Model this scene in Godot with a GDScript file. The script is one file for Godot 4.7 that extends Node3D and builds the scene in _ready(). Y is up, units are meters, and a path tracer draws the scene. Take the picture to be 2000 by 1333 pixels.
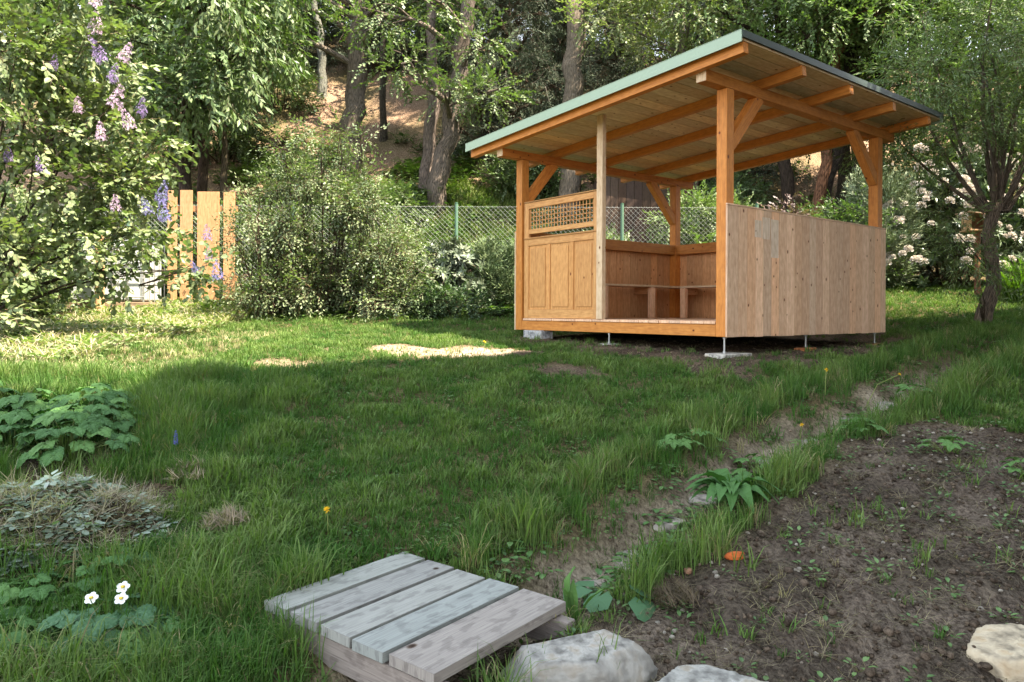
extends Node3D

# ---------------------------------------------------------------- shared state
var rng := RandomNumberGenerator.new()
var noise := FastNoiseLite.new()
var cell := FastNoiseLite.new()
var taken := {}
var M := {}
var SP := {}
const EYE := 1.3
const GX := Vector3(-0.62216, 0, -0.78289)      # gazebo axis U (from the near corner towards the door wall)
const GZ := Vector3(0.78289, 0, -0.62216)       # gazebo axis V
const GO := Vector3(2.057, 1.061, -6.946)       # near corner, underside of the base beams

# ---------------------------------------------------------------- terrain
const ZK := [-60.0, -4.0, 1.0, 2.0, 2.68, 3.02, 4.27, 5.93, 7.0, 8.0, 9.5, 10.5, 12.0, 12.5, 14.0, 90.0]
const YK := [-0.3, -0.25, -0.12, 0.04, 0.15, 0.21, 0.42, 0.72, 0.85, 0.92, 1.0, 1.1, 1.3, 1.38, 1.62, 1.62]
const DITCH := [Vector2(-0.5, 2.2), Vector2(0.0, 2.72), Vector2(0.13, 2.87), Vector2(0.26, 3.06), Vector2(0.53, 3.39), Vector2(0.89, 3.78), Vector2(1.26, 4.21), Vector2(1.73, 4.68), Vector2(2.39, 5.26), Vector2(3.12, 5.79), Vector2(4.42, 7.1), Vector2(5.76, 8.48)]
var BED := PackedVector2Array([Vector2(0.24, 2.62), Vector2(0.4, 2.76), Vector2(0.7, 3.0), Vector2(1.04, 3.36), Vector2(1.38, 3.78), Vector2(1.98, 4.36), Vector2(2.5, 4.84), Vector2(2.89, 5.08), Vector2(3.12, 4.87), Vector2(3.4, 4.6), Vector2(4.2, 4.2), Vector2(5, 4.0), Vector2(5, 0.6), Vector2(-0.3, 0.6), Vector2(-0.25, 2.0), Vector2(0.12, 2.42)])

func lin(z: float) -> float:
	for k in range(1, ZK.size()):
		if z < ZK[k]:
			return lerpf(YK[k - 1], YK[k], (z - ZK[k - 1]) / (ZK[k] - ZK[k - 1]))
	return YK[-1]

func ditch_distance(x: float, z: float) -> float:
	var best := 9.0
	var p := Vector2(x, z)
	for k in range(1, DITCH.size()):
		best = minf(best, p.distance_to(Geometry2D.get_closest_point_to_segment(p, DITCH[k - 1], DITCH[k])))
	return best

func gy(x: float, z: float, fine := true) -> float:
	var y: float = (lin(z - 0.35) + 2.0 * lin(z) + lin(z + 0.35)) * 0.25 + smoothstep(4.0, 7.0, x) * 0.033 * maxf(0.0, minf(z, 16.0) - 5.0)
	var z0 := 12.7 + 1.6 * smoothstep(3.5, 6.5, x)
	if z > z0:
		var d := minf(z, 29.0) - z0
		y += 0.68 * (d - 0.6 * (1.0 - exp(-d / 0.6))) + noise.get_noise_2d(x * 6.0, z * 6.0) * 0.35 * minf(1.0, d * 0.3)
	if fine and x > -5.0 and x < 6.5 and z > 1.5 and z < 12.5:
		var edge := clampf(minf(minf(x + 5.0, 6.5 - x), minf(z - 1.5, 12.5 - z)) * 2.0, 0.0, 1.0)
		var dd := ditch_distance(x, z)
		y -= 0.13 * exp(-pow(dd / (0.17 + 0.05 * noise.get_noise_2d(x * 40.0, z * 40.0)), 2.0)) * edge * smoothstep(6.0, 4.6, x)
		y += (noise.get_noise_2d(x * 25.0, z * 25.0) * 0.035 + noise.get_noise_2d(x * 90.0, z * 90.0) * 0.012) * edge
		if in_bed(x, z):
			y += (noise.get_noise_2d(x * 160.0, z * 160.0) * 0.03 + absf(noise.get_noise_2d(x * 420.0, z * 420.0)) * 0.03) * edge
		var q := local(x, z)
		if q.x > -0.6 and q.x < 3.8 and q.y > -0.5 and q.y < 3.8:
			y = lerpf(y, 0.885 + 0.02 * q.x + noise.get_noise_2d(x * 160.0, z * 160.0) * 0.03, 0.75 * smoothstep(0.0, 0.5, minf(minf(q.x + 0.6, 3.8 - q.x), minf(q.y + 0.5, 3.8 - q.y))))
	return y

func local(x: float, z: float) -> Vector2:
	var d := Vector3(x - GO.x, 0, -z - GO.z)
	return Vector2(d.dot(GX), d.dot(GZ))

func in_bed(x: float, z: float) -> bool:
	return Geometry2D.is_point_in_polygon(Vector2(x + noise.get_noise_2d(z * 60.0, x * 60.0) * 0.1, z + noise.get_noise_2d(x * 60.0, z * 60.0) * 0.1), BED)

func oval(x: float, z: float, cx: float, cz: float, rx: float, rz: float) -> float:
	return Vector2((x - cx) / rx, (z - cz) / rz).length() + noise.get_noise_2d(x * 45.0, z * 45.0) * 0.45

# 0 turf, 1 garden bed, 2 bare earth, 3 ditch bottom, 4 pale sand
func region(x: float, z: float) -> int:
	if in_bed(x, z):
		return 1
	if ditch_distance(x, z) < 0.13 + noise.get_noise_2d(x * 70.0, z * 70.0) * 0.14 - 0.02 * maxf(0.0, x - 1.5) and x < 4.6:
		return 3
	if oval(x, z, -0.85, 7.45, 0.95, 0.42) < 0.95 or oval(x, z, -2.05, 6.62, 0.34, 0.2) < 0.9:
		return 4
	var q := local(x, z)
	var j := noise.get_noise_2d(x * 40.0, z * 40.0) * 0.35
	if q.x > -0.62 + j and q.x < 3.0 + j and q.y > -0.6 + j and q.y < 3.7 + j:
		return 2
	if oval(x, z, 0.5, 6.3, 0.55, 0.3) < 0.8 or oval(x, z, 0.15, 7.3, 0.4, 0.3) < 0.8:
		return 2
	if oval(x, z, -2.25, 3.45, 0.62, 0.62) < 0.9 or oval(x, z, -2.6, 4.2, 0.5, 0.3) < 0.9 or oval(x, z, -1.75, 2.3, 0.5, 0.5) < 0.8:
		return 2
	return 0

func W(x: float, z: float, up := 0.0) -> Vector3:
	return Vector3(x, gy(x, z) + up, -z)

# ---------------------------------------------------------------- naming
func numbered(nm: String) -> String:
	taken[nm] = taken.get(nm, -1) + 1
	return nm if taken[nm] == 0 else "%s_%03d" % [nm, taken[nm]]

func thing(nm: String, label: String, category: String, at: Vector3, group := "", turn := 0.0) -> Node3D:
	var o := Node3D.new()
	o.name = numbered(nm)
	add_child(o)
	o.position = at
	o.rotation.y = turn
	tag(o, label, category, group)
	return o

func tag(o: Node, label: String, category: String, group := "", kind := "") -> void:
	o.set_meta("label", label)
	if category: o.set_meta("category", category)
	if group: o.set_meta("group", group)
	if kind: o.set_meta("kind", kind)

func part(parent: Node, nm: String, mesh: Mesh, mat: Material, xf := Transform3D()) -> MeshInstance3D:
	var o := MeshInstance3D.new()
	o.name = numbered(nm) if parent == self else nm
	o.mesh = mesh
	o.material_override = mat
	o.transform = xf
	parent.add_child(o, true)
	return o

func group_part(parent: Node, nm: String) -> Node3D:
	var o := Node3D.new()
	o.name = nm
	parent.add_child(o, true)
	return o

# ---------------------------------------------------------------- geometry collector
class Geo:
	var v := PackedVector3Array()
	var n := PackedVector3Array()
	var t := PackedVector2Array()
	var c := PackedColorArray()
	var i := PackedInt32Array()
	func vert(p: Vector3, nn: Vector3, uv := Vector2.ZERO, col := Color.WHITE) -> int:
		v.append(p); n.append(nn); t.append(uv); c.append(col)
		return v.size() - 1
	func face(a: int, b: int, d: int) -> void:
		var out := (v[b] - v[a]).cross(v[d] - v[a])
		if out.dot(n[a] + n[b] + n[d]) > 0.0:
			i.append_array([a, d, b])
		else:
			i.append_array([a, b, d])
	func tri(a: Vector3, b: Vector3, d: Vector3, col := Color.WHITE, hint := Vector3.ZERO) -> void:
		var nn := (b - a).cross(d - a).normalized()
		if hint != Vector3.ZERO and nn.dot(hint) < 0.0: nn = -nn
		var k := v.size()
		vert(a, nn, Vector2(a.x, a.z), col); vert(b, nn, Vector2(b.x, b.z), col); vert(d, nn, Vector2(d.x, d.z), col)
		face(k, k + 1, k + 2)
	func mesh() -> ArrayMesh:
		var a := []
		a.resize(Mesh.ARRAY_MAX)
		a[Mesh.ARRAY_VERTEX] = v; a[Mesh.ARRAY_NORMAL] = n; a[Mesh.ARRAY_TEX_UV] = t; a[Mesh.ARRAY_COLOR] = c; a[Mesh.ARRAY_INDEX] = i
		var m := ArrayMesh.new()
		m.add_surface_from_arrays(Mesh.PRIMITIVE_TRIANGLES, a)
		return m

# a chamfered block of 44 triangles; the grain runs along axis g; uv in metres with its own offset
func add_block(q: Geo, sz: Vector3, xf: Transform3D, tint: Color, g := 1, bev := 0.004) -> void:
	var h := sz * 0.5
	bev = minf(bev, minf(h.x, minf(h.y, h.z)) * 0.45)
	var off := Vector2(rng.randf() * 7.0, rng.randf() * 7.0)
	var id := {}
	for a in 3:
		var b := (a + 1) % 3
		var d := (a + 2) % 3
		for s in [-1, 1]:
			for sb in [-1, 1]:
				for sd in [-1, 1]:
					var p := Vector3.ZERO
					p[a] = s * h[a]; p[b] = sb * (h[b] - bev); p[d] = sd * (h[d] - bev)
					var nn := Vector3.ZERO
					nn[a] = s
					var uv: Vector2
					if a == g: uv = Vector2(p[b] * 2.0 + 0.31, p[d] * 0.5) + off
					else:
						var o := b if d == g else d
						uv = Vector2((p[o] + a * 0.37 + s * 0.21) / 0.7, p[g] / 2.8) + off
					var sgn := Vector3.ZERO
					sgn[a] = s; sgn[b] = sb; sgn[d] = sd
					id[[a, sgn]] = q.vert(xf * p, (xf.basis * nn).normalized(), uv, tint)
	for a in 3:
		var b := (a + 1) % 3
		var d := (a + 2) % 3
		for s in [-1, 1]:
			var f := []
			for k in [[-1, -1], [1, -1], [1, 1], [-1, 1]]:
				var sg := Vector3.ZERO
				sg[a] = s; sg[b] = k[0]; sg[d] = k[1]
				f.append(id[[a, sg]])
			q.face(f[0], f[1], f[2]); q.face(f[0], f[2], f[3])
		for s in [-1, 1]:
			for s2 in [-1, 1]:
				var e := []
				for sd in [-1, 1]:
					var sg := Vector3.ZERO
					sg[a] = s; sg[b] = s2; sg[d] = sd
					e.append(id[[a, sg]]); e.append(id[[b, sg]])
				q.face(e[0], e[1], e[3]); q.face(e[0], e[3], e[2])
	for x in [-1, 1]:
		for y in [-1, 1]:
			for z in [-1, 1]:
				var sg := Vector3(x, y, z)
				q.face(id[[0, sg]], id[[1, sg]], id[[2, sg]])

func board(parent: Node, nm: String, sz: Vector3, xf: Transform3D, mat: Material, tint: Color, g := 1, bev := 0.004) -> MeshInstance3D:
	var q := Geo.new()
	add_block(q, sz, Transform3D(), tint, g, bev)
	return part(parent, nm, q.mesh(), mat, xf)

# box by its two corners
func box(parent: Node, nm: String, a: Vector3, b: Vector3, mat: Material, tint: Color, g := 1, bev := 0.004) -> MeshInstance3D:
	return board(parent, nm, (b - a).abs(), Transform3D(Basis(), (a + b) * 0.5), mat, tint, g, bev)

func between(a: Vector3, b: Vector3, side: Vector3) -> Transform3D:
	var y := (b - a).normalized()
	var z := side.cross(y).normalized()
	return Transform3D(Basis(y.cross(z).normalized(), y, z), (a + b) * 0.5)

func add_tube(q: Geo, pts: Array, radii: Array, sides := 8, rough := 0.0, col := Color.WHITE, cap := true) -> void:
	var start := q.v.size()
	var len_ := 0.0
	var ref := Vector3(0.31, 0.2, 0.9)
	var y0 := (pts[1] - pts[0] as Vector3).normalized()
	if absf(y0.dot(ref)) > 0.95: ref = Vector3.RIGHT
	var x := y0.cross(ref).normalized()
	for k in pts.size():
		var p: Vector3 = pts[k]
		var dir: Vector3 = (pts[mini(k + 1, pts.size() - 1)] - pts[maxi(k - 1, 0)]).normalized()
		x = (x - dir * x.dot(dir)).normalized()
		var z := dir.cross(x)
		if k > 0: len_ += p.distance_to(pts[k - 1])
		for s in sides + 1:
			var a := TAU * s / sides
			var out := x * cos(a) + z * sin(a)
			var r: float = radii[k]
			if rough > 0.0: r *= 1.0 + rough * noise.get_noise_3d((p.x + out.x * 0.4) * 130.0, p.y * 60.0, (p.z + out.z * 0.4) * 130.0)
			q.vert(p + out * r, out, Vector2(float(s) / sides * maxf(1.0, roundf(radii[0] * 6.28 / 0.5)), len_ * 0.6), col)
	for k in pts.size() - 1:
		for s in sides:
			var a := start + k * (sides + 1) + s
			q.face(a, a + 1, a + sides + 2); q.face(a, a + sides + 2, a + sides + 1)
	if cap:
		for e in [0, pts.size() - 1]:
			var d: Vector3 = (pts[1] - pts[0] if e else pts[0] - pts[1]) if e == 0 else pts[-1] - pts[-2]
			var m := q.vert(pts[e], d.normalized(), Vector2.ZERO, col)
			for s in sides:
				q.face(m, start + e * (sides + 1) + s, start + e * (sides + 1) + s + 1)

func tube_part(parent: Node, nm: String, pts: Array, radii: Array, mat: Material, sides := 8, rough := 0.0, col := Color.WHITE) -> MeshInstance3D:
	var q := Geo.new()
	add_tube(q, pts, radii, sides, rough, col)
	return part(parent, nm, q.mesh(), mat)

func jitter(c: Color, k: float, warm := 0.05) -> Color:
	var b := 1.0 + rng.randf_range(-k, k)
	var w := rng.randf_range(-warm, warm)
	return Color(c.r * b * (1.0 + w), c.g * b, c.b * b * (1.0 - w))

func rv() -> Vector3:
	var v := Vector3(rng.randfn(), rng.randfn(), rng.randfn())
	return v.normalized() if v.length() > 0.001 else Vector3.UP

# ---------------------------------------------------------------- leaves
func add_leaf(q: Geo, b: Vector3, dir: Vector3, up: Vector3, L: float, w: float, col: Color, fine := false, droop := 0.15, fold := 0.18) -> void:
	dir = dir.normalized()
	var side := dir.cross(up).normalized()
	var n := side.cross(dir).normalized()
	if not fine:
		var l := b + dir * L * 0.42 + side * w * 0.5 - n * fold * w
		var r := b + dir * L * 0.42 - side * w * 0.5 - n * fold * w
		var tip := b + dir * L - n * droop * L
		q.tri(b, l, tip, col, n); q.tri(b, tip, r, col, n)
		return
	var prof := [[0.0, 0.0], [0.2, 0.36], [0.45, 0.5], [0.72, 0.33], [1.0, 0.0]]
	var mid := []
	for p in prof: mid.append(b + dir * L * p[0] - n * droop * L * p[0] * p[0])
	for s in [-1.0, 1.0]:
		for k in 4:
			var a0: Vector3 = mid[k] + side * s * w * prof[k][1] - n * (-fold) * w * prof[k][1]
			var a1: Vector3 = mid[k + 1] + side * s * w * prof[k + 1][1] - n * (-fold) * w * prof[k + 1][1]
			if k > 0: q.tri(mid[k], a0, a1, col, n)
			if k < 3: q.tri(mid[k], a1, mid[k + 1], col, n)
			else: q.tri(mid[k], a0, mid[k + 1], col, n)

# a lobed leaf lying in xz, stalk end at the origin, pointing to +z
func lobed_leaf(size: float, lobes: int, depth: float, dish: float) -> ArrayMesh:
	var q := Geo.new()
	var c := Vector3(0, 0, size * 0.42)
	var ring := []
	var steps := lobes * 6
	for k in steps + 1:
		var a := PI * 0.06 + (TAU - PI * 0.12) * k / steps
		var f := absf(cos(a * 0.5 * lobes * (TAU / (TAU - PI * 0.12)) * 0.5 * 2.0))
		var r := size * (0.34 + 0.24 * (0.5 - 0.5 * cos(a))) * (1.0 - depth * (1.0 - pow(f, 0.6))) * (1.0 + 0.05 * sin(a * 23.0))
		var p := c + Vector3(-sin(a) * r, 0, -cos(a) * r)
		p.y = -dish * pow(p.distance_to(c) / size, 2.0) * size + size * 0.05 * sin(a * lobes)
		ring.append(p)
	var centre := c + Vector3(0, size * 0.02, 0)
	for k in steps: q.tri(centre, ring[k], ring[k + 1], Color.WHITE, Vector3.UP)
	return q.mesh()

# one leaflet with a folded midrib, pleated side veins and a toothed edge
func add_leaflet(q: Geo, b: Vector3, ang: float, L: float, w: float, droop: float, point: float, teeth: float) -> void:
	var dir := Vector3(sin(ang), 0, cos(ang))
	var side := Vector3(cos(ang), 0, -sin(ang))
	var n := 10
	for s in [-1.0, 1.0]:
		var last := []
		for k in n + 1:
			var f := float(k) / n
			var ww := w * 0.5 * pow(sin(PI * pow(clampf(f, 0.015, 0.995), 0.72)), point) * (1.0 + teeth * (1.0 if k % 2 else -1.0))
			var m := b + dir * L * f + Vector3.UP * (0.05 * L * sin(f * PI) - droop * L * f * f)
			var pleat := 0.035 * L * (1.0 if k % 2 else -0.4)
			var row := [m, m + side * s * ww * 0.5 + Vector3.UP * (0.09 * w + pleat * 0.5), m + side * s * ww + Vector3.UP * (0.06 * w + pleat - droop * 0.12 * L) + dir * ww * 0.25]
			if k > 0:
				for e in 2:
					q.tri(last[e], last[e + 1], row[e + 1], Color.WHITE, Vector3.UP); q.tri(last[e], row[e + 1], row[e], Color.WHITE, Vector3.UP)
			last = row

func compound_leaf(leaflets: int, w: float, droop: float, point: float, teeth: float) -> ArrayMesh:
	var q := Geo.new()
	add_leaflet(q, Vector3(0, 0, 0.06), 0.0, 0.62, w * 1.05, droop, point, teeth)
	for s in [-1.0, 1.0]:
		add_leaflet(q, Vector3(0, 0, 0.03), s * 1.15, 0.52, w * 0.95, droop, point, teeth)
		if leaflets > 3: add_leaflet(q, Vector3.ZERO, s * 2.1, 0.36, w * 0.75, droop, point, teeth)
	return q.mesh()

func spray(kind: String, seed_: int) -> ArrayMesh:
	var q := Geo.new()
	var r := RandomNumberGenerator.new()
	r.seed = seed_
	var leafc := func() -> Color:
		var b := r.randf_range(0.75, 1.25)
		return Color(b * r.randf_range(0.92, 1.1), b, b * r.randf_range(0.85, 1.1))
	var twig := Color(0.9, 0.5, 0.6)
	var stem := func(a: Vector3, b: Vector3, w: float) -> void:
		var s := (b - a).cross(Vector3(0.3, 1, 0.2)).normalized() * w
		var u := (b - a).cross(s).normalized() * w
		q.tri(a + s, b, a - s * 0.5 + u, twig); q.tri(a - s * 0.5 + u, b, a - s * 0.5 - u, twig); q.tri(a - s * 0.5 - u, b, a + s, twig)
	match kind:
		"broad", "cherry", "small", "lilac", "willow", "bright":
			var spec: Array = {"broad": [0.42, 11, 0.085, 0.055, 0.0], "bright": [0.42, 12, 0.07, 0.05, 0.0], "cherry": [0.5, 12, 0.125, 0.048, 0.7], "small": [0.3, 16, 0.042, 0.024, 0.1], "lilac": [0.36, 9, 0.085, 0.06, 0.25], "willow": [0.4, 22, 0.075, 0.014, 0.2]}[kind]
			var L: float = spec[0]
			var prev := Vector3.ZERO
			for k in 4:
				var nx := Vector3(r.randf_range(-0.04, 0.04), -0.03 * k * k * L, L * (k + 1) / 4.0)
				stem.call(prev, nx, 0.004 - 0.0007 * k)
				prev = nx
			for k in int(spec[1]):
				var f: float = (k + 0.7) / spec[1]
				var a := k * 2.4 + r.randf_range(-0.5, 0.5)
				var at := Vector3(0, -0.27 * f * f * L, L * f)
				var dir := Vector3(cos(a), 0.25 * sin(a), 0.55 + 0.6 * f) + Vector3(r.randf_range(-0.3, 0.3), r.randf_range(-0.3, 0.3), 0)
				dir.y -= spec[4] * r.randf_range(0.6, 1.4)
				if spec[1] > 13: at += dir * 0.05 * r.randf()
				var up := (Vector3.UP + Vector3(r.randf_range(-0.6, 0.6), 0, r.randf_range(-0.6, 0.6))).normalized()
				add_leaf(q, at, dir, up, spec[2] * r.randf_range(0.7, 1.2), spec[3] * r.randf_range(0.8, 1.15), leafc.call(), kind == "lilac", r.randf_range(0.05, 0.3))
		"laurel":
			stem.call(Vector3(0, 0, -0.15), Vector3(0, 0, 0.05), 0.005)
			for k in 10:
				var a := k * 2.4
				add_leaf(q, Vector3(0, 0, 0.005 * k), Vector3(cos(a), sin(a), r.randf_range(0.1, 1.1)), Vector3(0, 0, 1), r.randf_range(0.1, 0.15), 0.04, leafc.call(), true, r.randf_range(0.1, 0.35))
		"spruce":
			stem.call(Vector3.ZERO, Vector3(0, -0.08, 0.6), 0.005)
			for k in 15:
				var f := (k + 1) / 16.0
				var s := -1.0 if k % 2 else 1.0
				var at := Vector3(0, -0.08 * f * f, 0.6 * f)
				var dir := Vector3(s * 0.8, -0.5 - r.randf() * 0.6, 0.5).normalized()
				var L := 0.24 * (1.1 - f * 0.6) * r.randf_range(0.7, 1.2)
				for m in 7:
					var g := m / 7.0
					var u := r.randf_range(0, TAU)
					add_leaf(q, at + dir * L * g, dir + Vector3(cos(u), sin(u), cos(u * 1.7)) * 0.75, Vector3.UP, 0.06, 0.009, leafc.call(), false, 0.0, 0.0)
		"thuja":
			for k in 10:
				var a := k * 2.4
				var d := Vector3(cos(a) * 0.5, 1.0, sin(a) * 0.5)
				for m in 6:
					add_leaf(q, Vector3(0, 0.03 * m, 0) + d * 0.04 * m * r.randf(), d + Vector3(r.randf_range(-0.8, 0.8), 0, r.randf_range(-0.8, 0.8)), Vector3(sin(a), 0, cos(a)), 0.07, 0.016, leafc.call(), false, 0.1, 0.0)
		"fern":
			for k in 5:
				var a := k * TAU / 5.0 + r.randf_range(-0.3, 0.3)
				var d := Vector3(cos(a), 0, sin(a))
				for m in 10:
					var f := (m + 1) / 10.0
					var at := d * f * 0.3 + Vector3.UP * (0.22 * sin(f * 2.4))
					for s in [-1.0, 1.0]:
						add_leaf(q, at, d.cross(Vector3.UP) * s + d * 0.5, Vector3.UP, 0.09 * (1.15 - f), 0.022, leafc.call(), false, 0.2)
		"wilt":
			for k in 8:
				var a := k * 2.4
				var d := Vector3(cos(a), r.randf_range(-0.15, 0.3), sin(a))
				add_leaf(q, d * r.randf_range(0.0, 0.05), d, (Vector3.UP + Vector3(r.randf_range(-0.4, 0.4), 0, r.randf_range(-0.4, 0.4))).normalized(), r.randf_range(0.045, 0.08), r.randf_range(0.025, 0.042), leafc.call(), true, r.randf_range(-0.1, 0.3))
		"weed":
			for k in 9:
				var a := k * 2.4
				var d := Vector3(cos(a), r.randf_range(0.2, 1.1), sin(a))
				stem.call(Vector3.ZERO, d * 0.07, 0.002)
				add_leaf(q, d * 0.06, d + Vector3.DOWN * 0.4, Vector3.UP, r.randf_range(0.05, 0.09), r.randf_range(0.03, 0.05), leafc.call(), true, 0.25)
		"grass", "long", "straw":
			var n := 11 if kind != "straw" else 12
			for k in n:
				var a := r.randf() * TAU
				var h := r.randf_range(0.45, 1.0)
				var lean := r.randf_range(0.15, 1.1) if kind != "straw" else r.randf_range(0.6, 1.6)
				var b := Vector3(r.randf_range(-1, 1), 0, r.randf_range(-1, 1)) * 0.35
				var d := Vector3(cos(a), 0, sin(a)) * lean * h
				var side := Vector3(-sin(a), 0, cos(a)) * r.randf_range(0.024, 0.042) * (0.42 if kind == "long" else 0.5 if kind == "straw" else 1.0)
				var col: Color = leafc.call() * r.randf_range(0.55, 1.4)
				var p1 := b + d * 0.3 + Vector3.UP * h * 0.5
				var p2 := b + d * 0.75 + Vector3.UP * h * 0.85
				var p3 := b + d * 1.25 + Vector3.UP * h * (1.0 if lean < 0.5 else 0.9)
				var hint := Vector3(cos(a), 0.5, sin(a))
				q.tri(b - side, b + side, p1 + side, col, hint); q.tri(b - side, p1 + side, p1 - side, col, hint)
				q.tri(p1 - side, p1 + side, p2 + side * 0.6, col, hint); q.tri(p1 - side, p2 + side * 0.6, p2 - side * 0.6, col, hint)
				q.tri(p2 - side * 0.6, p2 + side * 0.6, p3, col, hint)
		"flowers":   # one lilac panicle, tip towards +y, 1 unit long
			for k in 95:
				var f := sqrt(r.randf())
				var y := 1.0 - f
				var a := r.randf() * TAU
				var rad := 0.05 + 0.33 * f * r.randf_range(0.6, 1.0) * (1.0 if f < 0.85 else 0.7)
				var at := Vector3(cos(a) * rad, y, sin(a) * rad)
				var n := (Vector3(cos(a), 0.35, sin(a)) + Vector3(r.randf_range(-0.5, 0.5), r.randf_range(-0.5, 0.5), r.randf_range(-0.5, 0.5))).normalized()
				var s := n.cross(Vector3(0.2, 1, 0.4)).normalized()
				var t := n.cross(s)
				var b := r.randf_range(0.65, 1.3)
				var col := Color(b, b * r.randf_range(0.85, 1.05), b)
				for m in 4:
					var e := (s * cos(m * PI / 2) + t * sin(m * PI / 2)) * 0.065
					var e2 := (s * cos(m * PI / 2 + 0.6) + t * sin(m * PI / 2 + 0.6)) * 0.05
					q.tri(at, at + e, at + e2 + n * 0.015, col, n)
		"truss":     # one rhododendron truss of white bells, radius about 1
			for k in 12:
				var d := Vector3(cos(k * 2.4) * sqrt(k / 12.0), 0, sin(k * 2.4) * sqrt(k / 12.0))
				d.y = sqrt(maxf(0.05, 1.0 - d.length_squared() * 0.9))
				var s := d.cross(Vector3(0.2, 0.3, 1)).normalized()
				var t := d.cross(s)
				var b := r.randf_range(0.8, 1.1)
				for m in 5:
					var a := m * TAU / 5
					var e := (s * cos(a) + t * sin(a)) * 0.36
					var e2 := (s * cos(a + 1.0) + t * sin(a + 1.0)) * 0.36
					q.tri(d * 0.55, d + e, d + e2, Color(b, b * r.randf_range(0.93, 1.0), b * r.randf_range(0.9, 1.0)), d)
	return q.mesh()

func copies(parent: Node, nm: String, mesh: Mesh, mat: Material, xfs: Array, cols: PackedColorArray) -> MultiMeshInstance3D:
	var mm := MultiMesh.new()
	mm.transform_format = MultiMesh.TRANSFORM_3D
	mm.use_colors = true
	mm.mesh = mesh
	mm.instance_count = xfs.size()
	for k in xfs.size():
		mm.set_instance_transform(k, xfs[k])
		mm.set_instance_color(k, cols[k])
	var o := MultiMeshInstance3D.new()
	o.name = numbered(nm) if parent == self else nm
	o.multimesh = mm
	o.material_override = mat
	parent.add_child(o, true)
	if parent != self: o.set_meta("kind", "stuff")
	return o

func facing(dir: Vector3, roll: float, s: float, at: Vector3) -> Transform3D:
	var z := dir.normalized()
	var up := Vector3.UP if absf(z.y) < 0.95 else Vector3.RIGHT
	var x := up.cross(z).normalized()
	var b := Basis(x, z.cross(x), z)
	return Transform3D(b * Basis(Vector3(0, 0, 1), roll) * s, at)

# sprays of leaves through a list of blobs [centre, radii, count]; holes come from a noise field
func crown(parent: Node3D, nm: String, kind: String, mat: Material, blobs: Array, ca: Color, cb: Color, scale_ := 1.0, droop := 0.25, holes := 0.0, origin := Vector3.ZERO) -> void:
	var sets := [[], [], []]
	var cols := [PackedColorArray(), PackedColorArray(), PackedColorArray()]
	for b in blobs:
		var c: Vector3 = b[0]
		var rad: Vector3 = b[1]
		for k in int(b[2]):
			var d := rv()
			var p := c + d * rad * pow(rng.randf(), 0.42)
			var w := p + parent.position
			if noise.get_noise_3d(w.x * 34.0, w.y * 34.0, w.z * 34.0) < holes - 0.28 + rng.randf_range(-0.08, 0.08): continue
			if w.y < gy(w.x, -w.z, false) + 0.02: continue
			var dir := d * 0.75 + rv() * 0.6 + Vector3(0, 0.15 - droop, 0)
			var m := k % 3
			sets[m].append(facing(dir, rng.randf_range(-0.7, 0.7), scale_ * rng.randf_range(0.7, 1.25), p))
			var f := rng.randf()
			var col := softer(ca.lerp(cb, f)) * rng.randf_range(0.75, 1.3)
			col.a = 1.0
			cols[m].append(col)
	for m in 3:
		if sets[m].size(): copies(parent, nm, sprays(kind, m), mat, sets[m], cols[m])

func softer(c: Color) -> Color:
	var g := c.r * 0.3 + c.g * 0.6 + c.b * 0.1
	return c.lerp(Color(g * 1.08, g * 1.02, g * 0.86), 0.3) * 1.08

func sprays(kind: String, m: int) -> ArrayMesh:
	var key := "%s%d" % [kind, m]
	if not SP.has(key): SP[key] = spray(kind, 100 + m * 7 + kind.length())
	return SP[key]

func bend(a: Vector3, b: Vector3, sag: float, n := 5) -> Array:
	var out := []
	var off := rv() * sag
	for k in n + 1:
		var f := float(k) / n
		out.append(a.lerp(b, f) + off * sin(f * PI) + Vector3.UP * sag * 0.6 * sin(f * PI))
	return out

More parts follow.
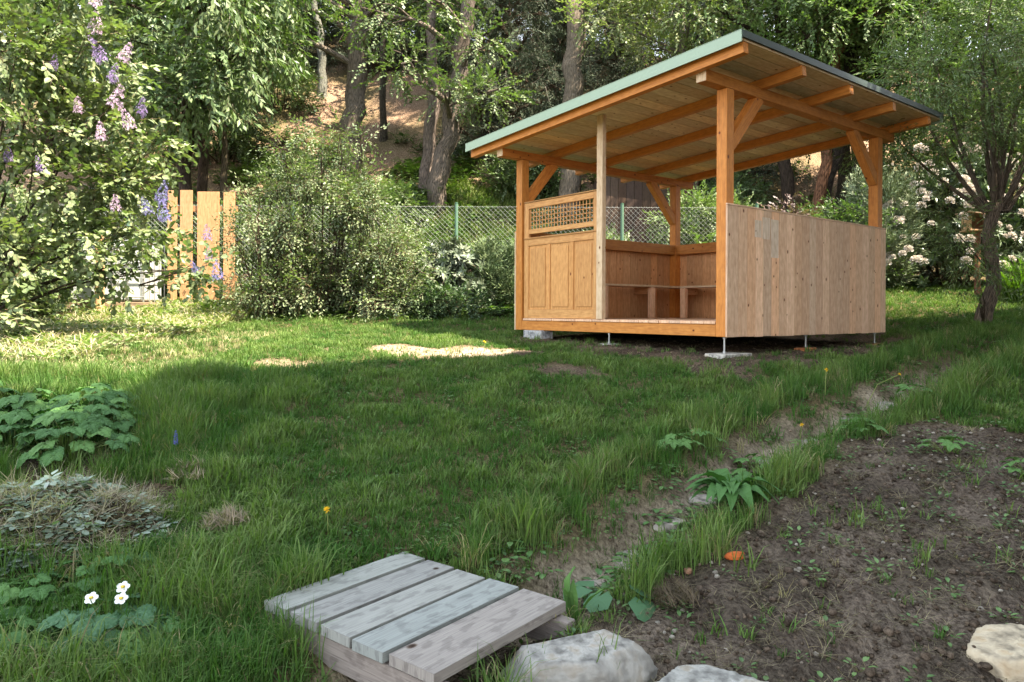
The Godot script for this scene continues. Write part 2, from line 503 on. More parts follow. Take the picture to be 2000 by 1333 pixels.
# trunk along points, limbs to the blobs, sprays in the blobs; all relative to the foot of the tree
func tree(nm: String, label: String, category: String, group: String, at: Vector3, pts: Array, r0: float, r1: float, bark: Color, blobs: Array, kind: String, mat: Material, ca: Color, cb: Color, scale_ := 1.0, droop := 0.05, holes := 0.0) -> Node3D:
	var o := thing(nm, label, category, at, group)
	var line := []
	var radii := []
	var curve := Curve3D.new()
	for k in pts.size():
		var tan: Vector3 = (pts[mini(k + 1, pts.size() - 1)] - pts[maxi(k - 1, 0)]) / 6.0
		curve.add_point(pts[k], -tan, tan)
	var L := curve.get_baked_length()
	var n := maxi(8, int(L / 0.35))
	for k in n + 1:
		var f := float(k) / n
		var p := curve.sample_baked(f * L) + Vector3(noise.get_noise_2d(f * 300.0, at.x * 90.0), 0, noise.get_noise_2d(f * 300.0, at.z * 90.0 + 50.0)) * r0 * 0.5
		line.append(p)
		radii.append(lerpf(r0, r1, f) * (1.0 + 0.5 * exp(-f * L / 0.35)))
	tube_part(o, "trunk", line, radii, M.bark, 14, 0.16, bark)
	var q := Geo.new()
	for b in blobs:
		var c: Vector3 = b[0]
		var best := 0
		for k in line.size():
			if line[k].y < c.y - 0.25 and line[k].distance_to(c) < line[best].distance_to(c) + 0.3: best = k
		var rr: float = minf(radii[best] * 0.5, 0.09)
		var limb := bend(line[best], c, line[best].distance_to(c) * 0.12)
		add_tube(q, limb, [rr, rr * 0.85, rr * 0.7, rr * 0.55, rr * 0.4, rr * 0.25], 6, 0.1, bark, false)
		for k in 4:
			var s: Vector3 = limb[3 + k % 3]
			var e: Vector3 = c + rv() * (b[1] as Vector3) * 0.75
			add_tube(q, bend(s, e, 0.1, 3), [rr * 0.35, rr * 0.25, rr * 0.16, rr * 0.06], 5, 0.0, bark, false)
	if q.v.size(): part(o, "branches", q.mesh(), M.bark)
	crown(o, "crown", kind, mat, blobs, ca, cb, scale_, droop, holes)
	return o

func auto_blobs(centre: Vector3, rad: Vector3, n: int, each: int, size: float) -> Array:
	var out := []
	for k in n:
		var y := 1.0 - 2.0 * (k + 0.5) / n
		var a := k * 2.4 + rng.randf_range(-0.4, 0.4)
		var rr := sqrt(1.0 - y * y)
		var d := Vector3(cos(a) * rr, y, sin(a) * rr) * rng.randf_range(0.6, 1.0)
		out.append([centre + d * rad, Vector3(size, size * 0.62, size) * rng.randf_range(0.75, 1.3), each])
	return out

# ---------------------------------------------------------------- materials
func grain_images(weathered: bool, knots := 18) -> Array:
	var f := FastNoiseLite.new()
	f.noise_type = FastNoiseLite.TYPE_SIMPLEX
	f.seed = 11 if weathered else 5
	f.frequency = 0.016
	f.fractal_octaves = 2
	var a := f.get_seamless_image(512, 64)
	a.resize(512, 1024, Image.INTERPOLATE_CUBIC)
	f.frequency = 0.42 if weathered else 0.14
	f.fractal_octaves = 3
	var b := f.get_seamless_image(512, 32)
	b.resize(512, 1024, Image.INTERPOLATE_CUBIC)
	f.frequency = 0.02
	f.fractal_octaves = 4
	var c := f.get_seamless_image(512, 1024)
	for im in [a, b, c]: im.convert(Image.FORMAT_L8)
	var da := a.get_data()
	var db := b.get_data()
	var dc := c.get_data()
	var r := RandomNumberGenerator.new()
	r.seed = 3
	var dark := PackedFloat32Array()
	dark.resize(512 * 1024)
	for k in knots:
		var cx := r.randi_range(14, 497)
		var cy := r.randi_range(12, 1011)
		var rx := r.randf_range(4.0, 9.0)
		var ry := rx * r.randf_range(0.5, 0.8)
		for y in range(cy - 11, cy + 12):
			for x in range(cx - 14, cx + 15):
				var d := Vector2((x - cx) / rx, (y - cy) / ry).length()
				if d < 1.6: dark[y * 512 + x] = maxf(dark[y * 512 + x], smoothstep(1.5, 0.3, d) * r.randf_range(0.75, 1.0))
	var col := PackedByteArray()
	col.resize(512 * 1024 * 3)
	var hgt := PackedByteArray()
	hgt.resize(512 * 1024)
	for k in 512 * 1024:
		var ring := 0.5 + 0.5 * sin(da[k] * 0.11 + float(k % 512) * 0.14726)
		var fine := db[k] / 255.0
		var t := 0.0
		if weathered:
			t = 0.1 * ring * ring + 0.38 * (1.0 - fine) + 0.22 * smoothstep(0.55, 0.8, dc[k] / 255.0)
			if fine < 0.14: t += 0.28
		else:
			t = 0.2 * ring * ring + 0.22 * (1.0 - fine) + 0.3 * (dc[k] / 255.0 - 0.5)
		t = clampf(t + dark[k] * 0.9, 0.0, 1.3)
		col[k * 3] = int(255.0 * clampf((1.0 - (0.46 if weathered else 0.36) * t) * (1.0 - 0.42 * dark[k]), 0.05, 1.0))
		col[k * 3 + 1] = int(255.0 * clampf((1.0 - 0.48 * t) * (1.0 - 0.55 * dark[k]), 0.04, 1.0))
		col[k * 3 + 2] = int(255.0 * clampf((1.0 - (0.47 if weathered else 0.58) * t) * (1.0 - 0.66 * dark[k]), 0.03, 1.0))
		hgt[k] = int(255.0 * clampf(1.0 - 0.6 * t, 0.0, 1.0))
	return [ImageTexture.create_from_image(Image.create_from_data(512, 1024, false, Image.FORMAT_RGB8, col)), ImageTexture.create_from_image(Image.create_from_data(512, 1024, false, Image.FORMAT_L8, hgt))]

func ntex(kind: int, freq: float, octaves: int, stops: Array, size := 512, seed_ := 1) -> NoiseTexture2D:
	var f := FastNoiseLite.new()
	f.noise_type = kind
	f.frequency = freq
	f.fractal_octaves = octaves
	f.seed = seed_
	if kind == FastNoiseLite.TYPE_CELLULAR: f.cellular_return_type = FastNoiseLite.RETURN_DISTANCE2_SUB
	var t := NoiseTexture2D.new()
	t.width = size
	t.height = size
	t.seamless = true
	t.noise = f
	if stops.size():
		var g := Gradient.new()
		g.offsets = PackedFloat32Array(stops.map(func(s): return s[0]))
		g.colors = PackedColorArray(stops.map(func(s): return s[1]))
		t.color_ramp = g
	return t

func mat(nm: String, c: Color, rough: float, spec := 0.5) -> StandardMaterial3D:
	var m := StandardMaterial3D.new()
	m.resource_name = nm
	m.albedo_color = c.linear_to_srgb()
	m.roughness = rough
	m.metallic_specular = spec
	m.vertex_color_use_as_albedo = true
	M[nm] = m
	return m

func tri(m: StandardMaterial3D, metres: float, world := true) -> void:
	m.uv1_triplanar = true
	m.uv1_world_triplanar = world
	m.uv1_scale = Vector3.ONE / metres

func relief(m: StandardMaterial3D, t: Texture2D, s: float) -> void:
	m.heightmap_enabled = true
	m.heightmap_texture = t
	m.heightmap_scale = s

func grey(k: float) -> Color:
	return Color(k, k, k)

func make_materials() -> void:
	var g := grain_images(false)
	var w := mat("wood", Color.WHITE, 0.62, 0.4)
	w.albedo_texture = g[0]
	relief(w, g[1], 0.12)
	g = grain_images(false, 3)
	w = mat("clear_wood", Color.WHITE, 0.55, 0.4)
	w.albedo_texture = g[0]
	relief(w, g[1], 0.1)
	g = grain_images(true, 4)
	w = mat("grey_wood", Color.WHITE, 0.85, 0.3)
	w.albedo_texture = g[0]
	relief(w, g[1], 0.2)
	var b := mat("bark", Color.WHITE, 0.95, 0.2)
	b.albedo_texture = ntex(FastNoiseLite.TYPE_CELLULAR, 0.03, 3, [[0.0, grey(0.35)], [0.35, grey(0.75)], [1.0, Color(1.0, 0.97, 0.93)]], 512, 4)
	relief(b, ntex(FastNoiseLite.TYPE_CELLULAR, 0.03, 3, [], 512, 4), 2.5)
	b.uv1_scale = Vector3(1.0, 0.55, 1.0)
	var s := mat("soil", Color.WHITE, 1.0, 0.15)
	s.albedo_texture = ntex(FastNoiseLite.TYPE_SIMPLEX, 0.03, 5, [[0.2, Color(0.62, 0.58, 0.54)], [0.5, Color(0.85, 0.82, 0.78)], [0.8, Color(1, 0.96, 0.9)]], 512, 8)
	relief(s, ntex(FastNoiseLite.TYPE_SIMPLEX, 0.05, 5, [], 512, 9), 1.6)
	tri(s, 0.55)
	var t := mat("turf", Color.WHITE, 1.0, 0.15)
	t.albedo_texture = s.albedo_texture
	relief(t, s.heightmap_texture, 1.2)
	tri(t, 0.9)
	var h := mat("litter", Color.WHITE, 1.0, 0.15)
	h.albedo_texture = ntex(FastNoiseLite.TYPE_CELLULAR, 0.05, 3, [[0.0, Color(0.5, 0.45, 0.4)], [0.4, Color(0.85, 0.8, 0.75)], [1.0, Color(1, 0.93, 0.86)]], 512, 12)
	relief(h, ntex(FastNoiseLite.TYPE_CELLULAR, 0.05, 3, [], 512, 12), 3.0)
	tri(h, 1.6)
	var r := mat("stone", Color.WHITE, 0.92, 0.3)
	r.albedo_texture = ntex(FastNoiseLite.TYPE_SIMPLEX, 0.009, 5, [[0.05, Color(0.6, 0.59, 0.58)], [0.35, Color(0.85, 0.84, 0.82)], [0.6, Color(1, 0.99, 0.97)], [0.95, Color(0.9, 0.84, 0.76)]], 512, 15)
	relief(r, ntex(FastNoiseLite.TYPE_CELLULAR, 0.02, 3, [], 512, 16), 0.6)
	tri(r, 0.5, false)
	for spec in [["leaf", 0.48, 0.45, Color(0.7, 0.8, 0.45)], ["grass", 0.65, 0.25, Color(0.7, 0.85, 0.35)], ["needle", 0.6, 0.35, Color(0.25, 0.3, 0.15)], ["gloss", 0.33, 0.5, Color(0.3, 0.4, 0.15)], ["petal", 0.7, 0.3, Color(0.7, 0.7, 0.7)]]:
		var m := mat(spec[0], Color.WHITE, spec[1], spec[2])
		m.backlight_enabled = true
		m.backlight = spec[3]
		m.cull_mode = BaseMaterial3D.CULL_DISABLED
	mat("plain", Color.WHITE, 0.7, 0.4)
	var pt := mat("painted", Color.WHITE, 0.42, 0.5)
	pt.roughness = 0.45
	var st := mat("steel", Color(0.42, 0.42, 0.41), 0.45, 0.5)
	st.metallic = 0.85
	var wire := mat("wire", Color(0.32, 0.33, 0.32), 0.5, 0.5)
	wire.metallic = 0.4
	var pl := mat("plastic", Color.WHITE, 0.35, 0.5)
	pl.backlight_enabled = true
	pl.backlight = Color(0.4, 0.4, 0.4)
	var gl := StandardMaterial3D.new()
	gl.resource_name = "window_glass"
	gl.albedo_color = Color(0.6, 0.65, 0.65, 0.25)
	gl.transparency = BaseMaterial3D.TRANSPARENCY_ALPHA
	gl.roughness = 0.03
	M["glass"] = gl
	var co := mat("concrete", Color.WHITE, 0.9, 0.3)
	co.albedo_texture = r.albedo_texture
	relief(co, r.heightmap_texture, 0.5)
	tri(co, 0.4, false)

# ---------------------------------------------------------------- setting
func terrain() -> void:
	var q := [Geo.new(), Geo.new(), Geo.new(), Geo.new(), Geo.new()]
	var st := 0.07
	var nx := int(11.5 / st + 0.5)
	var nz := int(11.0 / st + 0.5)
	var hs := PackedFloat32Array()
	hs.resize((nx + 1) * (nz + 1))
	for j in nz + 1:
		for k in nx + 1:
			hs[j * (nx + 1) + k] = gy(-5.0 + 11.5 * k / nx, 1.5 + 11.0 * j / nz)
	var reg := PackedByteArray()
	reg.resize(nx * nz)
	for j in nz:
		for k in nx: reg[j * nx + k] = region(-5.0 + 11.5 * (k + 0.5) / nx, 1.5 + 11.0 * (j + 0.5) / nz)
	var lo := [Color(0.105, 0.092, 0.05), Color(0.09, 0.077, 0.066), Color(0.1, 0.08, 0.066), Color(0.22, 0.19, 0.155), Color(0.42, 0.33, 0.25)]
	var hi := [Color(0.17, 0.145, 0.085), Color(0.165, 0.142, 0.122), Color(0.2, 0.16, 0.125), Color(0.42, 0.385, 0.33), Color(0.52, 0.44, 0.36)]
	var ids := [{}, {}, {}, {}, {}]
	for j in nz:
		for k in nx:
			var g := reg[j * nx + k]
			var c := []
			for e in [[0, 0], [1, 0], [1, 1], [0, 1]]:
				var kk: int = k + e[0]
				var jj: int = j + e[1]
				var key := jj * (nx + 1) + kk
				if not ids[g].has(key):
					var p := Vector3(-5.0 + 11.5 * kk / nx, hs[key], -(1.5 + 11.0 * jj / nz))
					var sx: float = hs[jj * (nx + 1) + mini(kk + 1, nx)] - hs[jj * (nx + 1) + maxi(kk - 1, 0)]
					var sz: float = hs[mini(jj + 1, nz) * (nx + 1) + kk] - hs[maxi(jj - 1, 0) * (nx + 1) + kk]
					var v := clampf(noise.get_noise_2d(p.x * 50.0, p.z * 50.0) * 1.1 + 0.4 + 0.5 * noise.get_noise_2d(p.x * 190.0, p.z * 190.0), 0, 1)
					var col := Color(0, 0, 0)
					for dj in [-2, -1, 0, 1]:
						for dk in [-2, -1, 0, 1]:
							var n := reg[clampi(jj + dj, 0, nz - 1) * nx + clampi(kk + dk, 0, nx - 1)]
							col += (lo[n] as Color).lerp(hi[n], v) * 0.0625
					ids[g][key] = q[g].vert(p, Vector3(-sx, st * 2.0, sz).normalized(), Vector2(p.x, p.z), col)
				c.append(ids[g][key])
			q[g].face(c[0], c[1], c[2]); q[g].face(c[0], c[2], c[3])
	var names := ["lawn", "soil_bed", "bare_earth", "ditch", "sand_patch"]
	var labels := ["short green lawn between the ditch and the fence", "dark bare garden bed beside the ditch", "trampled brown earth under and around the wooden shelter", "shallow muddy ditch crossing the lawn", "pale sandy patch on the lawn lit by the sun"]
	for k in 5:
		var o := part(self, names[k], q[k].mesh(), M.soil)
		tag(o, labels[k], "", "", "structure")
	# wide coarse ground, open where the fine sheets lie; the bank beyond the fence is a sheet of its own
	var g2 := [Geo.new(), Geo.new()]
	var rows := []
	for j in range(-40, 26): rows.append(j * 0.5)
	for j in range(13, 60): rows.append(float(j))
	var cols := []
	for k in range(-60, -10): cols.append(float(k))
	for k in range(-20, 27): cols.append(k * 0.5)
	for k in range(14, 61): cols.append(float(k))
	var id2 := [{}, {}]
	for j in rows.size() - 1:
		for k in cols.size() - 1:
			var x0: float = cols[k]
			var z0: float = rows[j]
			if x0 >= -5.0 and x0 < 6.5 and z0 >= 1.5 and z0 < 12.5: continue
			var g := 1 if z0 >= 12.5 + (1.5 if x0 > 5.0 else 0.0) else 0
			var c := []
			for e in [[0, 0], [1, 0], [1, 1], [0, 1]]:
				var x: float = cols[k + e[0]]
				var z: float = rows[j + e[1]]
				var key := Vector2(x, z)
				if not id2[g].has(key):
					var y := gy(x, z)
					var nn := Vector3(gy(x - 0.3, z) - gy(x + 0.3, z), 0.6, gy(x, z + 0.3) - gy(x, z - 0.3)).normalized()
					var v := noise.get_noise_2d(x * 14.0, z * 14.0) + 0.4 * noise.get_noise_2d(x * 60.0, z * 60.0)
					var col := Color(0.12, 0.1, 0.055).lerp(Color(0.17, 0.14, 0.08), clampf(v + 0.4, 0, 1))
					if g == 1: col = Color(0.42, 0.325, 0.26).lerp(Color(0.19, 0.19, 0.1), clampf(v * 1.8 + 0.4, 0, 1))
					id2[g][key] = g2[g].vert(Vector3(x, y, -z), nn, Vector2(x, z), col)
				c.append(id2[g][key])
			g2[g].face(c[0], c[1], c[2]); g2[g].face(c[0], c[2], c[3])
	tag(part(self, "ground", g2[0].mesh(), M.soil), "grassy garden ground around the lawn", "", "", "structure")
	tag(part(self, "hillside", g2[1].mesh(), M.litter), "steep wooded bank of leaf litter behind the fence", "", "", "structure")

# ---------------------------------------------------------------- the shelter
const STAIN := Color(0.6, 0.24, 0.052)
const RAW := Color(0.8, 0.53, 0.345)
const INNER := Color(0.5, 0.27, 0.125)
const DOOR := Color(0.62, 0.325, 0.115)
const PALE := Color(0.68, 0.52, 0.34)
const UNDER := Color(0.74, 0.6, 0.39)

func roof_y(u: float) -> float:
	return 2.672 - 0.06 * u

func gazebo() -> void:
	var g := thing("gazebo", "open wooden garden shelter with sloping green-edged roof and boarded walls", "gazebo", GO)
	g.transform = Transform3D(Basis(GX, Vector3.UP, GZ), GO)
	var w: Material = M.wood
	var P := 0.12
	var LA := 3.109
	var LC := 3.107
	for p in [[0.0, 0.0, 2.402], [LA, 0.0, 2.214], [0.0, LC, 2.402], [LA, LC, 2.214]]:
		box(g, "post", Vector3(p[0], 0, p[1]), Vector3(p[0] + P, p[2], p[1] + P), M.clear_wood, jitter(STAIN, 0.06), 1, 0.006)
	# base frame
	box(g, "base_beam", Vector3(P + 0.001, 0.002, 0.003), Vector3(LA - 0.001, 0.122, P), w, jitter(STAIN, 0.05), 0, 0.005)
	box(g, "base_beam", Vector3(P, 0.002, LC), Vector3(LA, 0.122, LC + P - 0.003), w, jitter(STAIN, 0.05), 0, 0.005)
	for u in [0.003, LA + 0.003]: box(g, "base_beam", Vector3(u, 0.002, P + 0.001), Vector3(u + P - 0.006, 0.122, LC - 0.001), w, jitter(STAIN, 0.05), 2, 0.005)
	for u in [0.85, 1.6, 2.35]: box(g, "joist", Vector3(u, 0.012, P), Vector3(u + 0.08, 0.12, LC), w, jitter(INNER, 0.1), 2)
	var fl := group_part(g, "floor")
	var u0 := P + 0.004
	while u0 < LA - 0.03:
		var wd := minf(rng.randf_range(0.13, 0.15), LA - u0)
		box(fl, "floor_board", Vector3(u0, 0.124, rng.randf_range(-0.012, 0.0)), Vector3(u0 + wd - 0.003, 0.152, LC + P - 0.004), w, jitter(RAW, 0.12), 2, 0.003)
		u0 += wd
	# plates, braces
	box(g, "plate_beam", Vector3(0.0015, 2.403, -0.32), Vector3(P - 0.0015, 2.516, LC + 0.443), w, jitter(STAIN * 0.85, 0.03), 2, 0.005)
	box(g, "plate_beam", Vector3(LA + 0.0015, 2.215, -0.318), Vector3(LA + P - 0.0015, 2.32, LC + 0.44), w, jitter(STAIN * 0.85, 0.03), 2, 0.005)
	for p in [[0.0, 2.403, 2.516, -0.32], [LA, 2.215, 2.32, -0.318]]:
		box(g, "beam_end", Vector3(p[0] + 0.004, p[1] + 0.003, p[3] - 0.004), Vector3(p[0] + P - 0.004, p[2] - 0.003, p[3] - 0.0005), M.wood, PALE, 2, 0.001)
	for b in [[0.06, 0.1, 1.86, 0.6, 2.42], [0.06, LC + 0.02, 1.85, LC - 0.56, 2.42], [LA + 0.06, 0.1, 1.66, 0.6, 2.23], [LA + 0.06, LC + 0.02, 1.65, LC - 0.54, 2.23]]:
		var a := Vector3(b[0], b[2], b[1])
		var e := Vector3(b[0], b[4], b[3])
		board(g, "brace", Vector3(0.1, a.distance_to(e), 0.12), between(a, e, Vector3.RIGHT), w, jitter(STAIN, 0.08), 1, 0.006)
	# rafters and roof
	for v in [-0.365, 0.6, 1.532, 2.514, 3.446]:
		var a := Vector3(-0.45, roof_y(-0.45) - 0.128, v)
		var e := Vector3(3.69, roof_y(3.69) - 0.128, v)
		board(g, "rafter", Vector3(0.08, a.distance_to(e), 0.1), between(a, e, Vector3(0, 0, 1)), M.clear_wood, jitter(STAIN * 1.05, 0.08), 1, 0.005)
	var rf := group_part(g, "roof")
	var tilt := Basis(Vector3(0, 0, 1), -atan(0.06))
	u0 = -0.46
	while u0 < 3.7:
		var wd := minf(rng.randf_range(0.15, 0.185), 3.715 - u0)
		var uc := u0 + wd * 0.5
		board(rf, "roof_board", Vector3(wd - 0.007, 0.024, 4.18), Transform3D(tilt, Vector3(uc, roof_y(uc) - 0.0645 + rng.randf_range(-0.0015, 0.0015), 1.655)), w, jitter(UNDER, 0.22, 0.1), 2, 0.002)
		u0 += wd
	var sh := Geo.new()
	var v0 := -0.455
	var prof := [[0.0, 0.0], [0.04, 0.0], [0.055, 0.03], [0.085, 0.03], [0.1, 0.0], [0.2, 0.0]]
	while v0 < 3.7:
		for k in 5:
			var pa := Vector2(v0 + prof[k][0], prof[k][1])
			var pb := Vector2(v0 + prof[k + 1][0], prof[k + 1][1])
			var nn := Vector3(0.06, 1, -(pb.y - pa.y) / (pb.x - pa.x)).normalized()
			var c := Color(0.1, 0.19, 0.14)
			var vs := []
			for e in [[-0.47, pa], [3.72, pa], [3.72, pb], [-0.47, pb]]: vs.append(sh.vert(Vector3(e[0], roof_y(e[0]) - 0.046 + e[1].y, e[1].x), nn, Vector2.ZERO, c))
			sh.face(vs[0], vs[1], vs[2]); sh.face(vs[0], vs[2], vs[3])
		v0 += 0.2
	part(rf, "roof_sheet", sh.mesh(), M.painted)
	var green := Color(0.29, 0.38, 0.27)
	for v in [-0.464, 3.772]:
		var s := -1.0 if v < 0.0 else 1.0
		for f in [[0.0, 0.006, 0.1, -0.047], [0.004, 0.005, 0.045, -0.081], [-0.04, 0.09, 0.004, 0.005]]:
			var a := Vector3(-0.474, roof_y(-0.474) + f[3], v + s * f[0])
			var e := Vector3(3.724, roof_y(3.724) + f[3], v + s * f[0])
			board(rf, "edge_trim", Vector3(f[1], a.distance_to(e), f[2]), between(a, e, Vector3(0, 0, 1)), M.painted, green, 1, 0.002)
	for u in [-0.478, 3.728]: box(rf, "eave_trim", Vector3(u - 0.004, roof_y(u) - 0.062, -0.458), Vector3(u + 0.004, roof_y(u) + 0.002, 3.768), M.painted, Color(0.035, 0.05, 0.042), 2, 0.002)
	# boarded walls
	var wl := group_part(g, "side_wall")
	v0 = -0.018
	var first := true
	while v0 < 3.25:
		var wd: float = minf(0.185 if first else rng.randf_range(0.138, 0.162), 3.27 - v0)
		first = false
		box(wl, "plank", Vector3(-0.025 - rng.randf() * 0.002, 0.0 - rng.randf() * 0.006, v0), Vector3(-0.002, 1.27, v0 + wd - 0.0035), w, jitter(RAW, 0.2, 0.09), 1, 0.004)
		v0 += wd
	box(wl, "wall_cap", Vector3(-0.027, 1.272, P + 0.01), Vector3(0.09, 1.288, LC - 0.005), w, jitter(RAW, 0.05), 2, 0.002)
	box(wl, "wall_cap", Vector3(-0.027, 1.272, -0.018), Vector3(-0.002, 1.288, P + 0.008), w, jitter(RAW, 0.05), 2, 0.002)
	box(wl, "wall_cap", Vector3(-0.027, 1.272, LC - 0.003), Vector3(-0.002, 1.288, 3.268), w, jitter(RAW, 0.05), 2, 0.002)
	for s in [[0.43, 0.55, 0.99, 1.16], [0.565, 0.7, 0.98, 1.2], [0.72, 0.86, 0.8, 1.19]]: box(wl, "paint_smear", Vector3(-0.0285, s[2], s[0]), Vector3(-0.0275, s[3], s[1]), w, Color(0.74, 0.6, 0.47), 1, 0.0004)
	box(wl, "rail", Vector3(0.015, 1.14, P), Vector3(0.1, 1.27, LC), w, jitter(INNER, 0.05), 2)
	var wb := group_part(g, "back_wall")
	v0 = -0.003
	while v0 < 3.2:
		var wd := minf(rng.randf_range(0.138, 0.16), 3.25 - v0)
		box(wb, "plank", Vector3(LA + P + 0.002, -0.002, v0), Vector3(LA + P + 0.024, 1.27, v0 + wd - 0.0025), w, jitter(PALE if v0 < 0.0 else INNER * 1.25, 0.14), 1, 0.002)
		v0 += wd
	box(wb, "rail", Vector3(LA + 0.005, 1.135, P), Vector3(LA + P - 0.005, 1.283, LC), w, jitter(STAIN * 0.7, 0.04), 2)
	box(wb, "wall_cap", Vector3(LA + P + 0.001, 1.272, -0.003), Vector3(LA + P + 0.026, 1.286, 3.25), w, jitter(RAW, 0.05), 2, 0.002)
	var wc := group_part(g, "rear_wall")
	u0 = -0.02
	while u0 < 3.2:
		var wd := minf(rng.randf_range(0.138, 0.162), 3.228 - u0)
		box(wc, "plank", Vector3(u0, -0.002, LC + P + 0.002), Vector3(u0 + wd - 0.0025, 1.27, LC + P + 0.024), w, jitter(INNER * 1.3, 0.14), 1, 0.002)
		u0 += wd
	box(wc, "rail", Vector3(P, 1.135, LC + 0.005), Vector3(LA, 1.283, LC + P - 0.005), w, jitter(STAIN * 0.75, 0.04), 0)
	# corner bench
	var bn := group_part(g, "bench")
	for k in 3:
		var a := 2.754 + k * 0.118
		box(bn, "seat_board", Vector3(a, 0.6, 0.125), Vector3(a + 0.114, 0.627, LC - 0.002), w, jitter(PALE if k == 0 else RAW, 0.08), 2, 0.003)
		var b := 2.769 + k * 0.112
		box(bn, "seat_board", Vector3(0.125, 0.6, b), Vector3(2.751, 0.627, b + 0.108), w, jitter(PALE if k == 0 else RAW, 0.08), 0, 0.003)
	for v in [0.19, 1.16, 2.135]:
		box(bn, "leg", Vector3(2.76, 0.154, v), Vector3(2.83, 0.598, v + 0.09), w, jitter(RAW, 0.15), 1)
		box(bn, "bearer", Vector3(2.832, 0.5, v + 0.01), Vector3(3.1, 0.597, v + 0.08), w, jitter(INNER, 0.1), 0)
	for u in [0.3, 1.5, 2.665]:
		box(bn, "leg", Vector3(u, 0.154, 2.775), Vector3(u + 0.09, 0.598, 2.845), w, jitter(RAW, 0.15), 1)
		box(bn, "bearer", Vector3(u + 0.01, 0.5, 2.847), Vector3(u + 0.08, 0.597, 3.1), w, jitter(INNER, 0.1), 2)
	# the old panelled door used as a wall, with a lattice light
	var d := group_part(g, "door_panel")
	var dt := func(k := 0.05) -> Color: return jitter(DOOR, k)
	for s in [[1.745, 1.82], [2.998, 3.085]]: box(d, "stile", Vector3(s[0], 0.155, 0.022), Vector3(s[1], 1.636, 0.062), M.clear_wood, dt.call(), 1, 0.003)
	for r in [[0.156, 0.264], [1.08, 1.175], [1.233, 1.292], [1.558, 1.634]]: box(d, "door_rail", Vector3(1.8205, r[0], 0.0225), Vector3(2.9975, r[1], 0.0615), M.clear_wood, dt.call(), 0, 0.003)
	box(d, "cornice", Vector3(1.75, 1.168, 0.008), Vector3(3.08, 1.186, 0.05), M.clear_wood, DOOR * 0.8, 0, 0.003)
	box(d, "cornice", Vector3(1.742, 1.637, 0.012), Vector3(3.088, 1.652, 0.066), M.clear_wood, DOOR * 0.7, 0, 0.003)
	for m in [[2.584, 2.642], [2.159, 2.221]]: box(d, "mullion", Vector3(m[0], 0.2645, 0.0225), Vector3(m[1], 1.0795, 0.0615), M.clear_wood, dt.call(), 1, 0.003)
	for p in [[1.8205, 2.1585], [2.2215, 2.5835], [2.6425, 2.9975]]:
		box(d, "door_field", Vector3(p[0], 0.265, 0.036), Vector3(p[1], 1.079, 0.048), M.clear_wood, dt.call(0.08), 1, 0.001)
		box(d, "raised_field", Vector3(p[0] + 0.035, 0.3, 0.027), Vector3(p[1] - 0.035, 1.044, 0.0355), M.clear_wood, dt.call(0.1), 1, 0.006)
	var lt := group_part(d, "lattice")
	for k in 21: box(lt, "lattice_bar", Vector3(1.838 + k * 0.0565, 1.2925, 0.036), Vector3(1.847 + k * 0.0565, 1.5575, 0.044), M.clear_wood, DOOR * 1.1, 1, 0.001)
	for k in 4: box(lt, "lattice_bar", Vector3(1.8205, 1.34 + k * 0.054, 0.0445), Vector3(2.9975, 1.349 + k * 0.054, 0.0515), M.clear_wood, DOOR, 0, 0.001)
	box(g, "stud", Vector3(1.648, 0.154, -0.012), Vector3(1.742, 2.492, 0.05), w, PALE, 1, 0.004)
	# threaded feet
	for f in [[0.06, 0.06], [1.6, 0.06], [0.06, 1.55], [0.06, 3.16], [3.16, 3.16], [1.6, 3.16], [3.16, 1.6]]:
		var wp: Vector3 = g.transform * Vector3(f[0], 0, f[1])
		var low := gy(wp.x, -wp.z) - GO.y + 0.03
		var q := Geo.new()
		add_tube(q, [Vector3(f[0], low, f[1]), Vector3(f[0], 0.002, f[1])], [0.01, 0.01], 8)
		for y in [low + 0.012, -0.012]: add_tube(q, [Vector3(f[0], y - 0.008, f[1]), Vector3(f[0], y + 0.008, f[1])], [0.018, 0.018], 6)
		part(g, "threaded_foot", q.mesh(), M.steel)
	for f in [[0.06, 0.06, 0.46, 0.05, 0.24, "concrete_slab", "pale concrete slab under the near corner foot of the shelter", "slab"], [0.06, 1.55, 0.3, 0.05, 0.16, "brick", "orange brick under the middle foot of the boarded side wall", "brick"], [0.06, 3.16, 0.34, 0.05, 0.14, "timber_offcut", "brown timber offcut under the far foot of the boarded side wall", "timber"], [1.6, 0.06, 0.2, 0.05, 0.16, "concrete_slab", "small concrete slab under the foot below the open doorway", "slab"]]:
		var at: Vector3 = g.transform * Vector3(f[0], 0, f[1])
		var o := thing(f[5], f[6], f[7], Vector3(at.x, gy(at.x, -at.z), at.z))
		o.rotation.y = 0.7 if f[5] == "concrete_slab" else 0.9
		board(o, "block", Vector3(f[2], 0.06, f[4]), Transform3D(Basis(), Vector3(0.07 if f[2] > 0.4 else 0.0, 0.0, 0)), M.concrete, {"concrete_slab": Color(0.5, 0.48, 0.44), "brick": Color(0.5, 0.2, 0.09), "timber_offcut": Color(0.3, 0.17, 0.09)}[f[5]], 0, 0.008)
	var ab: Vector3 = g.transform * Vector3(2.86, 0, 0.07)
	var cb := thing("concrete_block", "grey concrete block half hidden in grass under the door panel corner", "block", Vector3(ab.x, gy(ab.x, -ab.z), ab.z))
	cb.rotation.y = g.rotation.y
	var top := GO.y - cb.position.y
	board(cb, "block", Vector3(0.36, top + 0.05, 0.2), Transform3D(Basis(), Vector3(0, top * 0.5 - 0.025, 0)), M.concrete, Color(0.42, 0.43, 0.44), 0, 0.01)

